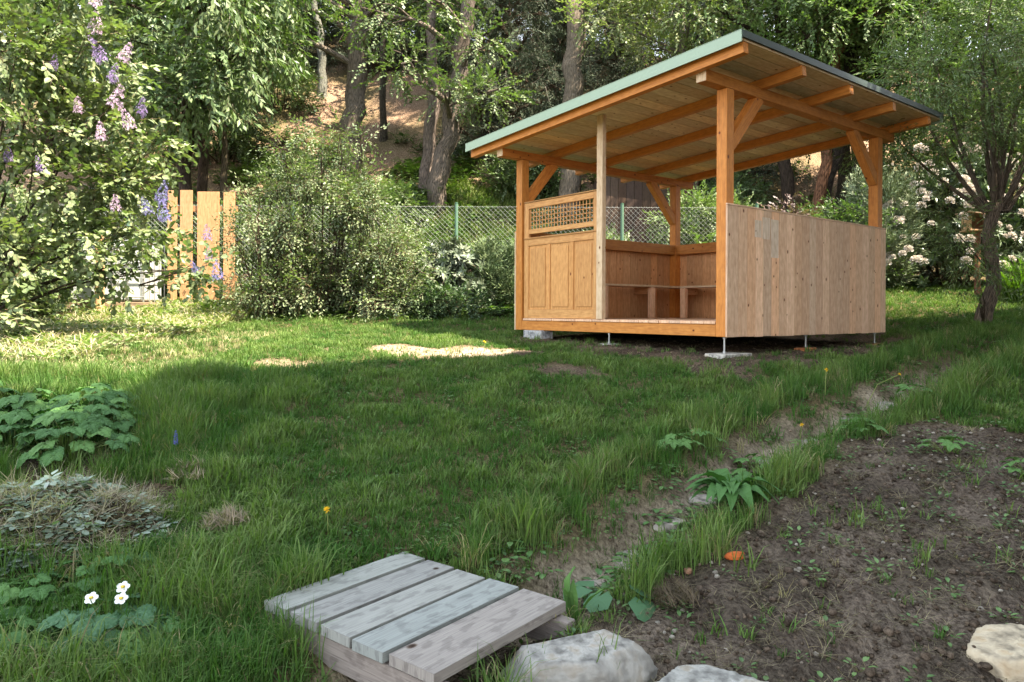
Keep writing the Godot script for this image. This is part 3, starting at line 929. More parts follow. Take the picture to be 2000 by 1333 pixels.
# ---------------------------------------------------------------- fence, panel, tank and other built things
func fence() -> void:
	var f := thing("chain_link_fence", "wire chain-link fence with green posts along the foot of the wooded bank", "fence", W(-1.0, 12.72))
	var base := f.position
	for x in [-9.4, -6.75, -5.05, -3.85, -0.985, 1.93, 4.3]:
		var p := W(x, 12.72) - base
		tube_part(f, "fence_post", [p + Vector3(0, -0.2, 0), p + Vector3(0, 1.78, 0)], [0.03, 0.03], M.painted, 10, 0.0, Color(0.08, 0.15, 0.1))
		tube_part(f, "post_cap", [p + Vector3(0, 1.781, 0), p + Vector3(0, 1.8, 0)], [0.034, 0.02], M.painted, 10, 0.0, Color(0.05, 0.12, 0.07))
	var q := Geo.new()
	var x0 := -9.4
	var x1 := 4.3
	var ht := 1.68
	var bx := func(x: float, y: float, o: float) -> Vector3: return Vector3(x, gy(x, 12.72, false) + 0.06 + y, -12.72 + o) - base
	var x := x0 - ht
	while x < x1:
		for s in [1.0, -1.0]:
			var a := x if s > 0.0 else x + ht
			var last: Vector3
			for k in 7:
				var t := k / 6.0
				var xx := clampf(a + s * ht * t, x0, x1)
				var p: Vector3 = bx.call(xx, ht * t, 0.002 * s)
				if k > 0 and absf(p.x - last.x) > 0.02: add_tube(q, [last, p], [0.0021, 0.0021], 3, 0.0, Color.WHITE, false)
				last = p
		x += 0.085
	part(f, "wire_mesh", q.mesh(), M.wire).set_meta("kind", "stuff")
	for y in [0.02, 0.9, 1.66]:
		var pts := []
		var rad := []
		var xx := x0
		while xx < x1 + 0.01:
			pts.append(bx.call(xx, y, 0.006)); rad.append(0.0024)
			xx += 0.685
		tube_part(f, "tension_wire", pts, rad, M.wire, 4)

func gate() -> void:
	var at := W(-5.42, 12.45)
	var o := thing("plank_gate", "four upright fresh planks spaced apart as a gate beside the lilac", "gate", at)
	var q := 0.0088
	for p in [[-0.497, -0.34, 0.0], [-0.285, -0.075, 0.005], [0.01, 0.385, -0.02], [0.46, 0.655, -0.03]]:
		box(o, "plank", Vector3(p[0], 0.1, 0.02), Vector3(p[1], 1.98 + p[2], 0.045), M.wood, jitter(Color(0.48, 0.275, 0.135), 0.07), 1, 0.003)
	for y in [0.42, 1.62]: box(o, "cross_rail", Vector3(-0.53, y, -0.045), Vector3(0.68, y + 0.1, 0.018), M.wood, Color(0.36, 0.2, 0.1), 0, 0.004)

func tank() -> void:
	var at := W(-6.55, 12.0)
	var o := thing("water_tank", "white plastic bulk tank in a metal cage standing behind the lilac", "tank", at, "", 0.12)
	box(o, "pallet", Vector3(-0.6, -0.03, -0.5), Vector3(0.6, 0.12, 0.5), M.grey_wood, Color(0.28, 0.2, 0.13), 0, 0.01)
	box(o, "tank_body", Vector3(-0.55, 0.125, -0.46), Vector3(0.55, 1.08, 0.46), M.plastic, Color(0.45, 0.47, 0.47), 1, 0.05)
	tube_part(o, "lid", [Vector3(0, 1.079, 0), Vector3(0, 1.13, 0)], [0.1, 0.1], M.plastic, 16, 0.0, Color(0.5, 0.5, 0.48))
	var bars := group_part(o, "cage")
	for z in [-0.485, 0.485]:
		for k in 6: tube_part(bars, "cage_bar", [Vector3(-0.58 + k * 0.232, 0.125, z), Vector3(-0.58 + k * 0.232, 1.12, z)], [0.009, 0.009], M.steel, 6)
		for y in [0.2, 0.5, 0.8, 1.1]: tube_part(bars, "cage_bar", [Vector3(-0.6, y, z * 1.03), Vector3(0.6, y, z * 1.03)], [0.009, 0.009], M.steel, 6)
	for x in [-0.585, 0.585]:
		for k in 5: tube_part(bars, "cage_bar", [Vector3(x, 0.125, -0.46 + k * 0.23), Vector3(x, 1.12, -0.46 + k * 0.23)], [0.009, 0.009], M.steel, 6)
	var p := thing("wooden_post", "peeled round wooden post beside the white tank", "post", W(-6.55, 11.2))
	p.position = W(-6.45, 11.3)
	tube_part(p, "shaft", [Vector3(0, -0.1, 0), Vector3(0.01, 0.6, 0), Vector3(-0.01, 1.25, 0)], [0.075, 0.07, 0.066], M.wood, 12, 0.05, Color(0.5, 0.33, 0.18))
	tube_part(p, "post_top", [Vector3(-0.01, 1.251, 0), Vector3(-0.01, 1.27, 0)], [0.066, 0.03], M.wood, 12, 0.0, Color(0.6, 0.45, 0.3))

func shed() -> void:
	var at := W(2.75, 15.2)
	var o := thing("old_shed", "old brown timber shed with dark felt roof on the bank behind the fence", "shed", at)
	for k in 12: box(o, "wall_board", Vector3(-0.95 + k * 0.16, -0.6, 0.7), Vector3(-0.795 + k * 0.16, 1.15, 0.725), M.grey_wood, jitter(Color(0.09, 0.058, 0.042), 0.2), 1)
	for k in 9: box(o, "wall_board", Vector3(-0.97, -0.6, -0.75 + k * 0.16), Vector3(-0.952, 1.1, -0.595 + k * 0.16), M.grey_wood, jitter(Color(0.09, 0.058, 0.042), 0.2), 1)
	for k in 9: box(o, "wall_board", Vector3(0.972, -0.6, -0.75 + k * 0.16), Vector3(0.99, 1.1, -0.595 + k * 0.16), M.grey_wood, jitter(Color(0.09, 0.058, 0.042), 0.2), 1)
	var t := Transform3D(Basis(Vector3(0, 0, 1), -0.12), Vector3(0, 1.3, 0))
	board(o, "roof", Vector3(2.4, 0.05, 1.9), t, M.soil, Color(0.06, 0.075, 0.07), 0, 0.01)

func bird_table() -> void:
	var o := thing("bird_table", "small wooden bird house on a brown post before the white rhododendron", "bird house", W(7.95, 12.35))
	tube_part(o, "post", [Vector3(0, -0.1, 0), Vector3(0, 1.1, 0)], [0.05, 0.045], M.wood, 10, 0.05, Color(0.22, 0.1, 0.06))
	box(o, "floor_board", Vector3(-0.22, 1.1, -0.16), Vector3(0.2, 1.125, 0.16), M.wood, Color(0.4, 0.26, 0.14), 0)
	for x in [-0.2, 0.165]: box(o, "side_board", Vector3(x, 1.126, -0.13), Vector3(x + 0.02, 1.36, 0.13), M.wood, Color(0.45, 0.3, 0.16), 1)
	box(o, "back_board", Vector3(-0.18, 1.126, -0.13), Vector3(0.164, 1.36, -0.115), M.wood, Color(0.3, 0.18, 0.1), 1)
	board(o, "roof", Vector3(0.52, 0.02, 0.4), Transform3D(Basis(Vector3(0, 0, 1), -0.12), Vector3(-0.01, 1.385, 0)), M.wood, Color(0.25, 0.17, 0.11), 0)

func footbridge() -> void:
	var at := Vector3(-0.338, 0.25, -2.618)
	var along := Vector3(0.6222, 0, -0.7828)     # plank direction, away to the right
	var across := Vector3(0.7828, 0, 0.6222)
	var o := thing("plank_footbridge", "low footbridge of five grey weathered planks over the ditch", "footbridge", at - Vector3(0, 0.25, 0) + Vector3(0, 0.08, 0))
	o.transform.basis = Basis(across, Vector3.UP, across.cross(Vector3.UP))
	var up := 0.25 - o.position.y
	var z := -1.0 if o.transform.basis.z.dot(along) < 0.0 else 1.0
	var x := -0.455
	var tints := [Color(0.315, 0.325, 0.285), Color(0.28, 0.275, 0.25), Color(0.315, 0.315, 0.28), Color(0.29, 0.305, 0.275), Color(0.31, 0.28, 0.245)]
	var widths := [0.155, 0.17, 0.172, 0.168, 0.215]
	for k in 5:
		var w: float = widths[k]
		var l := 0.68 + rng.randf_range(-0.008, 0.008)
		board(o, "plank", Vector3(w - 0.02, 0.036, l), Transform3D(Basis(Vector3.UP, rng.randf_range(-0.008, 0.008)) * Basis(Vector3(0, 0, 1), rng.randf_range(-0.015, 0.015)), Vector3(x + w * 0.5, up - 0.021 + rng.randf_range(-0.003, 0.003), rng.randf_range(-0.006, 0.006))), M.grey_wood, tints[k], 2, 0.002)
		x += w
	for s in [-1.0, 1.0]:
		board(o, "side_beam", Vector3(0.94, 0.1, 0.05), Transform3D(Basis(), Vector3(0.0, up - 0.096, s * 0.3)), M.grey_wood, Color(0.29, 0.245, 0.21), 0, 0.004)

func rock(nm: String, label: String, at: Vector3, sz: Vector3, turn: float, seed_: int, col: Color, sub := 0.35) -> void:
	var r := RandomNumberGenerator.new()
	r.seed = seed_
	var planes := []
	for k in 11:
		var n := Vector3(r.randfn(), r.randfn() * 0.6, r.randfn()).normalized()
		planes.append([n, r.randf_range(0.58, 0.86)])
	planes.append([Vector3(r.randf_range(-0.15, 0.15), 1, r.randf_range(-0.15, 0.15)).normalized(), 0.62])
	var st := SurfaceTool.new()
	st.begin(Mesh.PRIMITIVE_TRIANGLES)
	st.set_smooth_group(0)
	var nu := 88
	var nv := 46
	for j in nv + 1:
		for k in nu + 1:
			var th := PI * j / nv
			var ph := TAU * (k % nu) / nu
			var d := Vector3(sin(th) * cos(ph), cos(th), sin(th) * sin(ph))
			var dist := 1.0
			for p in planes:
				var c: float = d.dot(p[0])
				if c > 0.05: dist = minf(dist, p[1] / c)
			dist *= 1.0 + 0.035 * noise.get_noise_3d(d.x * 90.0 + seed_ * 31, d.y * 90.0, d.z * 90.0) + 0.022 * noise.get_noise_3d(d.x * 300.0, d.y * 300.0 + seed_, d.z * 300.0)
			st.set_color(col)
			st.add_vertex(d * dist * sz)
	for j in nv:
		for k in nu:
			var a := j * (nu + 1) + k
			for e in [a, a + nu + 1, a + 1, a + 1, a + nu + 1, a + nu + 2]: st.add_index(e)
	st.generate_normals()
	var o := part(self, nm, st.commit(), M.stone)
	o.transform = Transform3D(Basis(Vector3.UP, turn), at - Vector3(0, sz.y * sub, 0))
	tag(o, label, "stone", "stones edging the garden bed" if sz.x > 0.1 else "")

func house() -> void:
	var o := thing("house", "tall rendered house standing outside the picture and shading the front garden", "house", Vector3(4.0, 0.0, -2.35))
	o.transform.basis = Basis(Vector3(0.8878, 0, -0.4602), Vector3.UP, Vector3(0.4602, 0, 0.8878))
	var L := 16.0
	var D := 9.0
	var H := HOUSE_H
	var wall := Color(0.34, 0.31, 0.27)
	box(o, "wall", Vector3(0, -0.5, 0.3), Vector3(L, H, 0.6), M.concrete, wall, 1, 0.01)
	box(o, "wall", Vector3(0, -0.5, D), Vector3(L, H, D + 0.3), M.concrete, wall, 1, 0.01)
	for x in [0.0, L - 0.3]: box(o, "wall", Vector3(x, -0.5, 0.601), Vector3(x + 0.3, H, D - 0.001), M.concrete, wall, 1, 0.01)
	for s in [0, 1]:
		var a := Vector3(L * 0.5, H - 0.15, 0.0 if s == 0 else D + 0.6)
		var e := Vector3(L * 0.5, H + 3.4, D * 0.5 + 0.3)
		board(o, "roof", Vector3(L + 0.8, a.distance_to(e), 0.14), between(a, e, Vector3.RIGHT), M.soil, Color(0.35, 0.13, 0.07), 1, 0.01)
	for fl in 3:
		for k in 4:
			var c := Vector3(2.2 + k * 3.6, 2.0 + fl * 3.6, 0.28)
			var wd := group_part(o, "window")
			box(wd, "sill", c + Vector3(-0.7, -0.86, -0.1), c + Vector3(0.7, -0.8, 0.018), M.concrete, wall * 1.1, 0, 0.005)
			for e in [[-0.6, -0.8, -0.52, 0.8], [0.52, -0.8, 0.6, 0.8], [-0.519, -0.8, 0.519, -0.72], [-0.519, 0.72, 0.519, 0.8], [-0.03, -0.719, 0.03, 0.719]]:
				box(wd, "frame", c + Vector3(e[0], e[1], -0.04), c + Vector3(e[2], e[3], 0.018), M.painted, Color(0.7, 0.69, 0.66), 1, 0.004)
			for e in [[-0.519, -0.031], [0.031, 0.519]]: box(wd, "pane", c + Vector3(e[0], -0.719, -0.012), c + Vector3(e[1], 0.719, -0.004), M.glass, Color.WHITE, 1, 0.0005)

# ---------------------------------------------------------------- grass and small stuff
func turf_density(x: float, z: float) -> float:
	var g := region(x, z)
	var q := local(x, z)
	if q.x > 0.0 and q.x < 3.3 and q.y > 0.05 and q.y < 3.3: return 0.0
	var b := Vector3(x + 0.338, 0, -z + 2.618)
	if absf(b.dot(Vector3(0.7828, 0, 0.6222))) < 0.46 and absf(b.dot(Vector3(0.6222, 0, -0.7828))) < 0.36: return 0.0
	var v := noise.get_noise_2d(x * 55.0, z * 55.0)
	if x < -1.15 and z < 3.05: return 0.35
	var d: float = [1.0, 0.018, 0.09, 0.04, 0.07][g]
	if g == 1 and ditch_distance(x, z) < 0.3: d = 0.22
	if g == 0:
		d *= clampf(1.15 + v * 0.9, 0.6, 1.0)
		if ditch_distance(x, z) < 0.3 and x < 4.8: d *= 0.32
		if x < -3.0 and z > 6.0 and z < 9.0: d *= 0.75
	return d

func grass() -> void:
	var kinds := ["grass", "grass", "long", "straw"]
	var xf := [[], [], [], []]
	var cl := [PackedColorArray(), PackedColorArray(), PackedColorArray(), PackedColorArray()]
	var z := 1.9
	while z < 14.2:
		var rowd: float = lerpf(0.022, 0.046, clampf((z - 2.2) / 8.0, 0, 1))
		var half := 0.74 * z + 0.7
		var x := maxf(-half, -9.5)
		var x1 := minf(half, 10.5)
		while x < x1:
			var px := x + rng.randf_range(-0.5, 0.5) * rowd * 1.6
			var pz := z + rng.randf_range(-0.5, 0.5) * rowd * 1.6
			x += rowd
			if pz > 12.9 + 1.4 * smoothstep(3.5, 6.5, px): continue
			var d := turf_density(px, pz)
			if rng.randf() > d: continue
			var v := noise.get_noise_2d(px * 40.0 + 200.0, pz * 40.0)
			var v2 := noise.get_noise_2d(px * 130.0, pz * 130.0 + 90.0)
			var tall := smoothstep(-1.2, -2.3, px) * smoothstep(3.0, 4.2, pz) * smoothstep(6.6, 5.6, pz)
			tall = maxf(tall, smoothstep(-0.55, -0.9, px) * smoothstep(3.35, 2.8, pz))
			tall = maxf(tall, 0.8 * smoothstep(0.3, 0.1, absf(ditch_distance(px, pz) - 0.36)) * float(v2 > 0.12))
			var h := (0.045 + 0.03 * (v + 0.5) + 0.018 * v2) * (1.0 + 1.9 * tall) * rng.randf_range(0.7, 1.35)
			var k := 0 if rng.randf() < 0.5 else 1
			if tall > 0.25 and rng.randf() < 0.3 + tall * 0.8: k = 2
			var col := Color(0.058, 0.132, 0.026).lerp(Color(0.16, 0.225, 0.066), clampf(0.4 + v * 0.9 + rng.randf_range(-0.25, 0.25), 0, 1))
			if rng.randf() < 0.06 + 0.08 * float(v2 > 0.15):
				k = 3
				col = Color(0.36, 0.3, 0.17) * rng.randf_range(0.6, 1.1)
				h *= 0.8
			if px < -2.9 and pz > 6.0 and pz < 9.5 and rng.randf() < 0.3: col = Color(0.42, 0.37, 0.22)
			col = col * rng.randf_range(0.8, 1.2)
			col.a = 1.0
			var wdt := h * rng.randf_range(0.75, 1.1) * (1.0 if h < 0.12 else 0.7)
			xf[k].append(Transform3D(Basis(Vector3.UP, rng.randf() * TAU).scaled(Vector3(wdt, h, wdt)), Vector3(px, gy(px, pz) - 0.004, -pz)))
			cl[k].append(col)
		z += rowd
	var names := ["grass", "grass", "tall_grass", "dry_grass"]
	var labels := ["short green grass covering the lawn", "short green grass blades mixed through the lawn", "long green grass at the ditch and lawn edges", "dry straw-coloured blades scattered in the lawn"]
	for k in 4:
		var o := copies(self, names[k], sprays(kinds[k], k), M.grass, xf[k], cl[k])
		tag(o, labels[k], "grass", "", "stuff")

func scatter(nm: String, label: String, category: String, mesh: Mesh, m: Material, n: int, pick: Callable, ca: Color, cb: Color, smin: float, smax: float, flat := false) -> void:
	var xf := []
	var cl := PackedColorArray()
	for k in n:
		var p: Vector2 = pick.call()
		if p == Vector2.INF: continue
		var b := Basis(Vector3.UP, rng.randf() * TAU)
		if not flat: b = b * Basis(Vector3.RIGHT, rng.randf_range(-0.5, 0.5))
		if nm.ends_with("straw"): b = b * Basis().scaled(Vector3(1.3, 0.3, 1.3))
		xf.append(Transform3D(b * rng.randf_range(smin, smax), Vector3(p.x, gy(p.x, p.y) + 0.002, -p.y)))
		var c := ca.lerp(cb, rng.randf()) * rng.randf_range(0.75, 1.2)
		c.a = 1.0
		cl.append(c)
	if xf.size(): tag(copies(self, nm, mesh, m, xf, cl), label, category, "", "stuff")

func pebble(seed_: int) -> ArrayMesh:
	var q := Geo.new()
	var nu := 8
	var nv := 5
	var id := []
	for j in nv + 1:
		for k in nu:
			var th := PI * j / nv
			var ph := TAU * k / nu
			var d := Vector3(sin(th) * cos(ph), cos(th), sin(th) * sin(ph))
			var rr := 1.0 + 0.35 * noise.get_noise_3d(d.x * 60.0 + seed_ * 77, d.y * 60.0, d.z * 60.0)
			id.append(q.vert(d * rr * Vector3(1, 0.6, 0.8), d))
	for j in nv:
		for k in nu:
			var a: int = id[j * nu + k]
			var b: int = id[j * nu + (k + 1) % nu]
			var c: int = id[(j + 1) * nu + (k + 1) % nu]
			var d2: int = id[(j + 1) * nu + k]
			q.face(a, b, c); q.face(a, c, d2)
	return q.mesh()

func small_stuff() -> void:
	var bed := func() -> Vector2:
		var p := Vector2(rng.randf_range(0.0, 3.6), rng.randf_range(1.9, 5.1))
		return p if in_bed(p.x, p.y) else Vector2.INF
	scatter("soil_clods", "small dark lumps of soil covering the garden bed", "soil", pebble(1), M.soil, 9000, bed, Color(0.085, 0.068, 0.056), Color(0.15, 0.125, 0.1), 0.003, 0.012)
	scatter("large_clods", "coarse crumbs of soil strewn over the garden bed", "soil", pebble(5), M.soil, 1100, bed, Color(0.08, 0.065, 0.054), Color(0.14, 0.115, 0.095), 0.01, 0.024)
	scatter("gravel", "pale pebbles scattered over the garden bed", "gravel", pebble(2), M.stone, 900, bed, Color(0.35, 0.3, 0.25), Color(0.6, 0.56, 0.5), 0.004, 0.013)
	scatter("bed_straw", "dry cut grass strewn over the garden bed", "straw", sprays("straw", 1), M.grass, 2600, bed, Color(0.17, 0.135, 0.085), Color(0.32, 0.27, 0.17), 0.02, 0.055)
	scatter("bed_weeds", "tiny green weeds sprouting in the garden bed", "weeds", sprays("weed", 2), M.leaf, 380, bed, Color(0.06, 0.13, 0.03), Color(0.12, 0.2, 0.06), 0.18, 0.5, true)
	var bare := func() -> Vector2:
		var p := Vector2(rng.randf_range(-3.2, 5.2), rng.randf_range(1.9, 9.5))
		var g := region(p.x, p.y)
		return p if g == 2 or g == 3 or g == 4 else Vector2.INF
	scatter("earth_crumbs", "crumbs of earth on the bare ground around the shelter", "soil", pebble(3), M.soil, 9000, bare, Color(0.12, 0.095, 0.075), Color(0.3, 0.25, 0.2), 0.003, 0.013)
	scatter("earth_straw", "dry blades lying on the bare earth and ditch banks", "straw", sprays("straw", 2), M.grass, 2200, bare, Color(0.2, 0.17, 0.11), Color(0.4, 0.34, 0.22), 0.025, 0.06)
	var bank := func() -> Vector2:
		var k := rng.randi_range(2, 10)
		var p: Vector2 = DITCH[k].lerp(DITCH[k + 1] if k < 11 else DITCH[k], rng.randf()) + Vector2(rng.randfn(0, 0.22), rng.randfn(0, 0.18))
		return p
	scatter("ditch_weeds", "leafy green weeds growing along the ditch", "weeds", sprays("weed", 1), M.leaf, 150, bank, Color(0.06, 0.14, 0.03), Color(0.12, 0.22, 0.06), 0.3, 0.85, true)
	var lawn := func() -> Vector2:
		var z := rng.randf_range(2.4, 11.5)
		var p := Vector2(rng.randf_range(-0.7, 0.7) * z, z)
		return p if region(p.x, p.y) == 0 and noise.get_noise_2d(p.x * 30.0, p.y * 30.0 + 40.0) > -0.05 else Vector2.INF
	scatter("lawn_clover", "clover and small broad leaves mixed through the lawn", "weeds", sprays("weed", 0), M.leaf, 6500, lawn, Color(0.06, 0.14, 0.025), Color(0.13, 0.21, 0.05), 0.16, 0.42, true)
	var corner := func() -> Vector2:
		var p := Vector2(rng.randf_range(-2.1, -0.95), rng.randf_range(2.1, 3.05))
		return p if p.x < -1.1 - 0.25 * (p.y - 2.1) else Vector2.INF
	scatter("corner_weeds", "low green weeds crowding the bottom left corner", "weeds", sprays("weed", 1), M.leaf, 420, corner, Color(0.05, 0.12, 0.03), Color(0.12, 0.2, 0.06), 0.3, 0.9, true)
	# left corner: heap of wilted clippings
	var heap := thing("clippings_heap", "heap of wilted grey-green leaves and straw at the lawn edge", "compost heap", W(-2.12, 3.3))
	var q := Geo.new()
	var ring := []
	for j in 9:
		for k in 28:
			var a := TAU * k / 28.0
			var r := j / 8.0
			var p := Vector3(cos(a) * r * 0.58, 0, sin(a) * r * 0.42)
			var hh := 0.2 * pow(cos(r * PI / 2), 0.8) * (1.0 + 0.5 * noise.get_noise_2d(p.x * 200.0, p.z * 200.0))
			p.y = gy(p.x - 2.12, 3.3 - p.z) - heap.position.y + hh - 0.02
			ring.append(q.vert(p, Vector3.UP, Vector2(p.x, p.z), Color(0.15, 0.13, 0.09)))
	for j in 8:
		for k in 28: q.face(ring[j * 28 + k], ring[j * 28 + (k + 1) % 28], ring[(j + 1) * 28 + (k + 1) % 28]); q.face(ring[j * 28 + k], ring[(j + 1) * 28 + (k + 1) % 28], ring[(j + 1) * 28 + k])
	part(heap, "mound", q.mesh(), M.soil)
	for lay in [["wilted_leaves", "wilt", 1500, Color(0.19, 0.24, 0.18), Color(0.4, 0.46, 0.38), 0.4, 0.85], ["straw", "straw", 1000, Color(0.3, 0.25, 0.18), Color(0.46, 0.4, 0.3), 0.04, 0.11]]:
		var xf := []
		var cl := PackedColorArray()
		for k in lay[2]:
			var a := rng.randf() * TAU
			var r := sqrt(rng.randf()) * (1.0 + 0.5 * noise.get_noise_2d(cos(a) * 60.0, sin(a) * 60.0))
			var p := Vector3(cos(a) * r * 0.58, 0, sin(a) * r * 0.42)
			var hh := 0.2 * pow(maxf(0.0, cos(minf(r, 1.0) * PI / 2)), 0.8) * (1.0 + 0.5 * noise.get_noise_2d(p.x * 200.0, p.z * 200.0))
			p.y = gy(p.x - 2.12, 3.3 - p.z) - heap.position.y + hh - 0.02
			var patch := noise.get_noise_2d(p.x * 110.0, p.z * 110.0)
			if (patch > 0.05) != (lay[0] == "wilted_leaves") and rng.randf() < 0.72: continue
			xf.append(Transform3D(Basis(rv(), rng.randf() * (0.6 if lay[1] == "wilt" else 1.4)) * Basis(Vector3.UP, rng.randf() * TAU) * Basis().scaled(Vector3(1, 0.45, 1) * rng.randf_range(lay[5], lay[6])), p))
			var c: Color = (lay[3] as Color).lerp(lay[4], rng.randf())
			c.a = 1.0
			cl.append(c)
		copies(heap, lay[0], sprays(lay[1], 1), M.grass, xf, cl)
	for t in [[-1.7, 3.95, 0.17, "bleached tuft of dry grass standing in the lawn"], [-1.33, 3.38, 0.1, "small flattened tuft of dry grass on the lawn"], [0.63, 2.78, 0.075, "rounded clump of dry grass on the bed edge"]]:
		var o := thing("dry_tuft", t[3], "grass tuft", W(t[0], t[1]), "dry grass tufts")
		var xf := []
		var cl := PackedColorArray()
		for k in 44:
			var a := rng.randf() * TAU
			var r: float = sqrt(rng.randf()) * t[2]
			xf.append(Transform3D(Basis(rv(), rng.randf() * 0.9).scaled(Vector3(0.07, 0.05, 0.07) * rng.randf_range(0.6, 1.2)), Vector3(cos(a) * r, 0.02 + 0.03 * rng.randf() + (t[2] - r) * 0.3, sin(a) * r)))
			cl.append((Color(0.36, 0.28, 0.21) if t[0] < 0.0 else Color(0.17, 0.13, 0.09)) * rng.randf_range(0.6, 1.2))
		copies(o, "dry_blades", sprays("straw", 0), M.grass, xf, cl)

# ---------------------------------------------------------------- single plants with large leaves
func leafy(nm: String, label: String, category: String, group: String, at: Vector3, leaf: Mesh, n: int, reach: float, high: float, smin: float, smax: float, col: Color, m: Material, tilt := 0.35) -> Node3D:
	var o := thing(nm, label, category, at, group)
	var stalks := Geo.new()
	for k in n:
		var a := k * 2.4 + rng.randf_range(-0.4, 0.4)
		var f := sqrt((k + 0.5) / n)
		var r := reach * f * rng.randf_range(0.7, 1.1)
		var y := high * (1.0 - 0.6 * f * f) * rng.randf_range(0.65, 1.1)
		var p := Vector3(cos(a) * r, y, sin(a) * r)
		p.y = maxf(p.y, gy(at.x + p.x, -at.z - p.z) - at.y + 0.03)
		add_tube(stalks, [Vector3(cos(a) * r * 0.15, 0.0, sin(a) * r * 0.15), p * Vector3(0.6, 0.75, 0.6), p], [0.0035, 0.003, 0.002], 4, 0.0, Color(0.16, 0.2, 0.07), false)
		var s := rng.randf_range(smin, smax)
		var mi := MeshInstance3D.new()
		mi.name = "leaf"
		mi.mesh = leaf
		mi.material_override = M[["leaf_a", "leaf_b", "leaf_c"][k % 3]] if m == null else m
		mi.transform = Transform3D(Basis(Vector3.UP, PI / 2 - a + rng.randf_range(-0.5, 0.5)) * Basis(Vector3.RIGHT, tilt * rng.randf_range(0.2, 1.5)) * Basis(Vector3(0, 0, 1), rng.randf_range(-0.25, 0.25)) * s, p)
		o.add_child(mi, true)
	part(o, "stalks", stalks.mesh(), M.grass)
	return o

func blade_leaf(L: float, w: float, droop: float, fold: float) -> ArrayMesh:
	var q := Geo.new()
	var n := 14
	var last := []
	for k in n + 1:
		var f := float(k) / n
		var ww := w * 0.5 * pow(sin(PI * pow(clampf(f, 0.02, 0.99), 0.75)), 0.8)
		var y := L * (0.55 * sin(f * 1.5) - droop * f * f)
		var z := L * f * 0.85
		var wave := 0.06 * w * sin(f * 17.0)
		var row := [Vector3(-ww, y + fold * ww + wave, z), Vector3(0, y, z), Vector3(ww, y + fold * ww - wave, z)]
		if k > 0:
			for s in 2:
				q.tri(last[s], last[s + 1], row[s + 1], Color.WHITE, Vector3.UP); q.tri(last[s], row[s + 1], row[s], Color.WHITE, Vector3.UP)
		last = row
	return q.mesh()

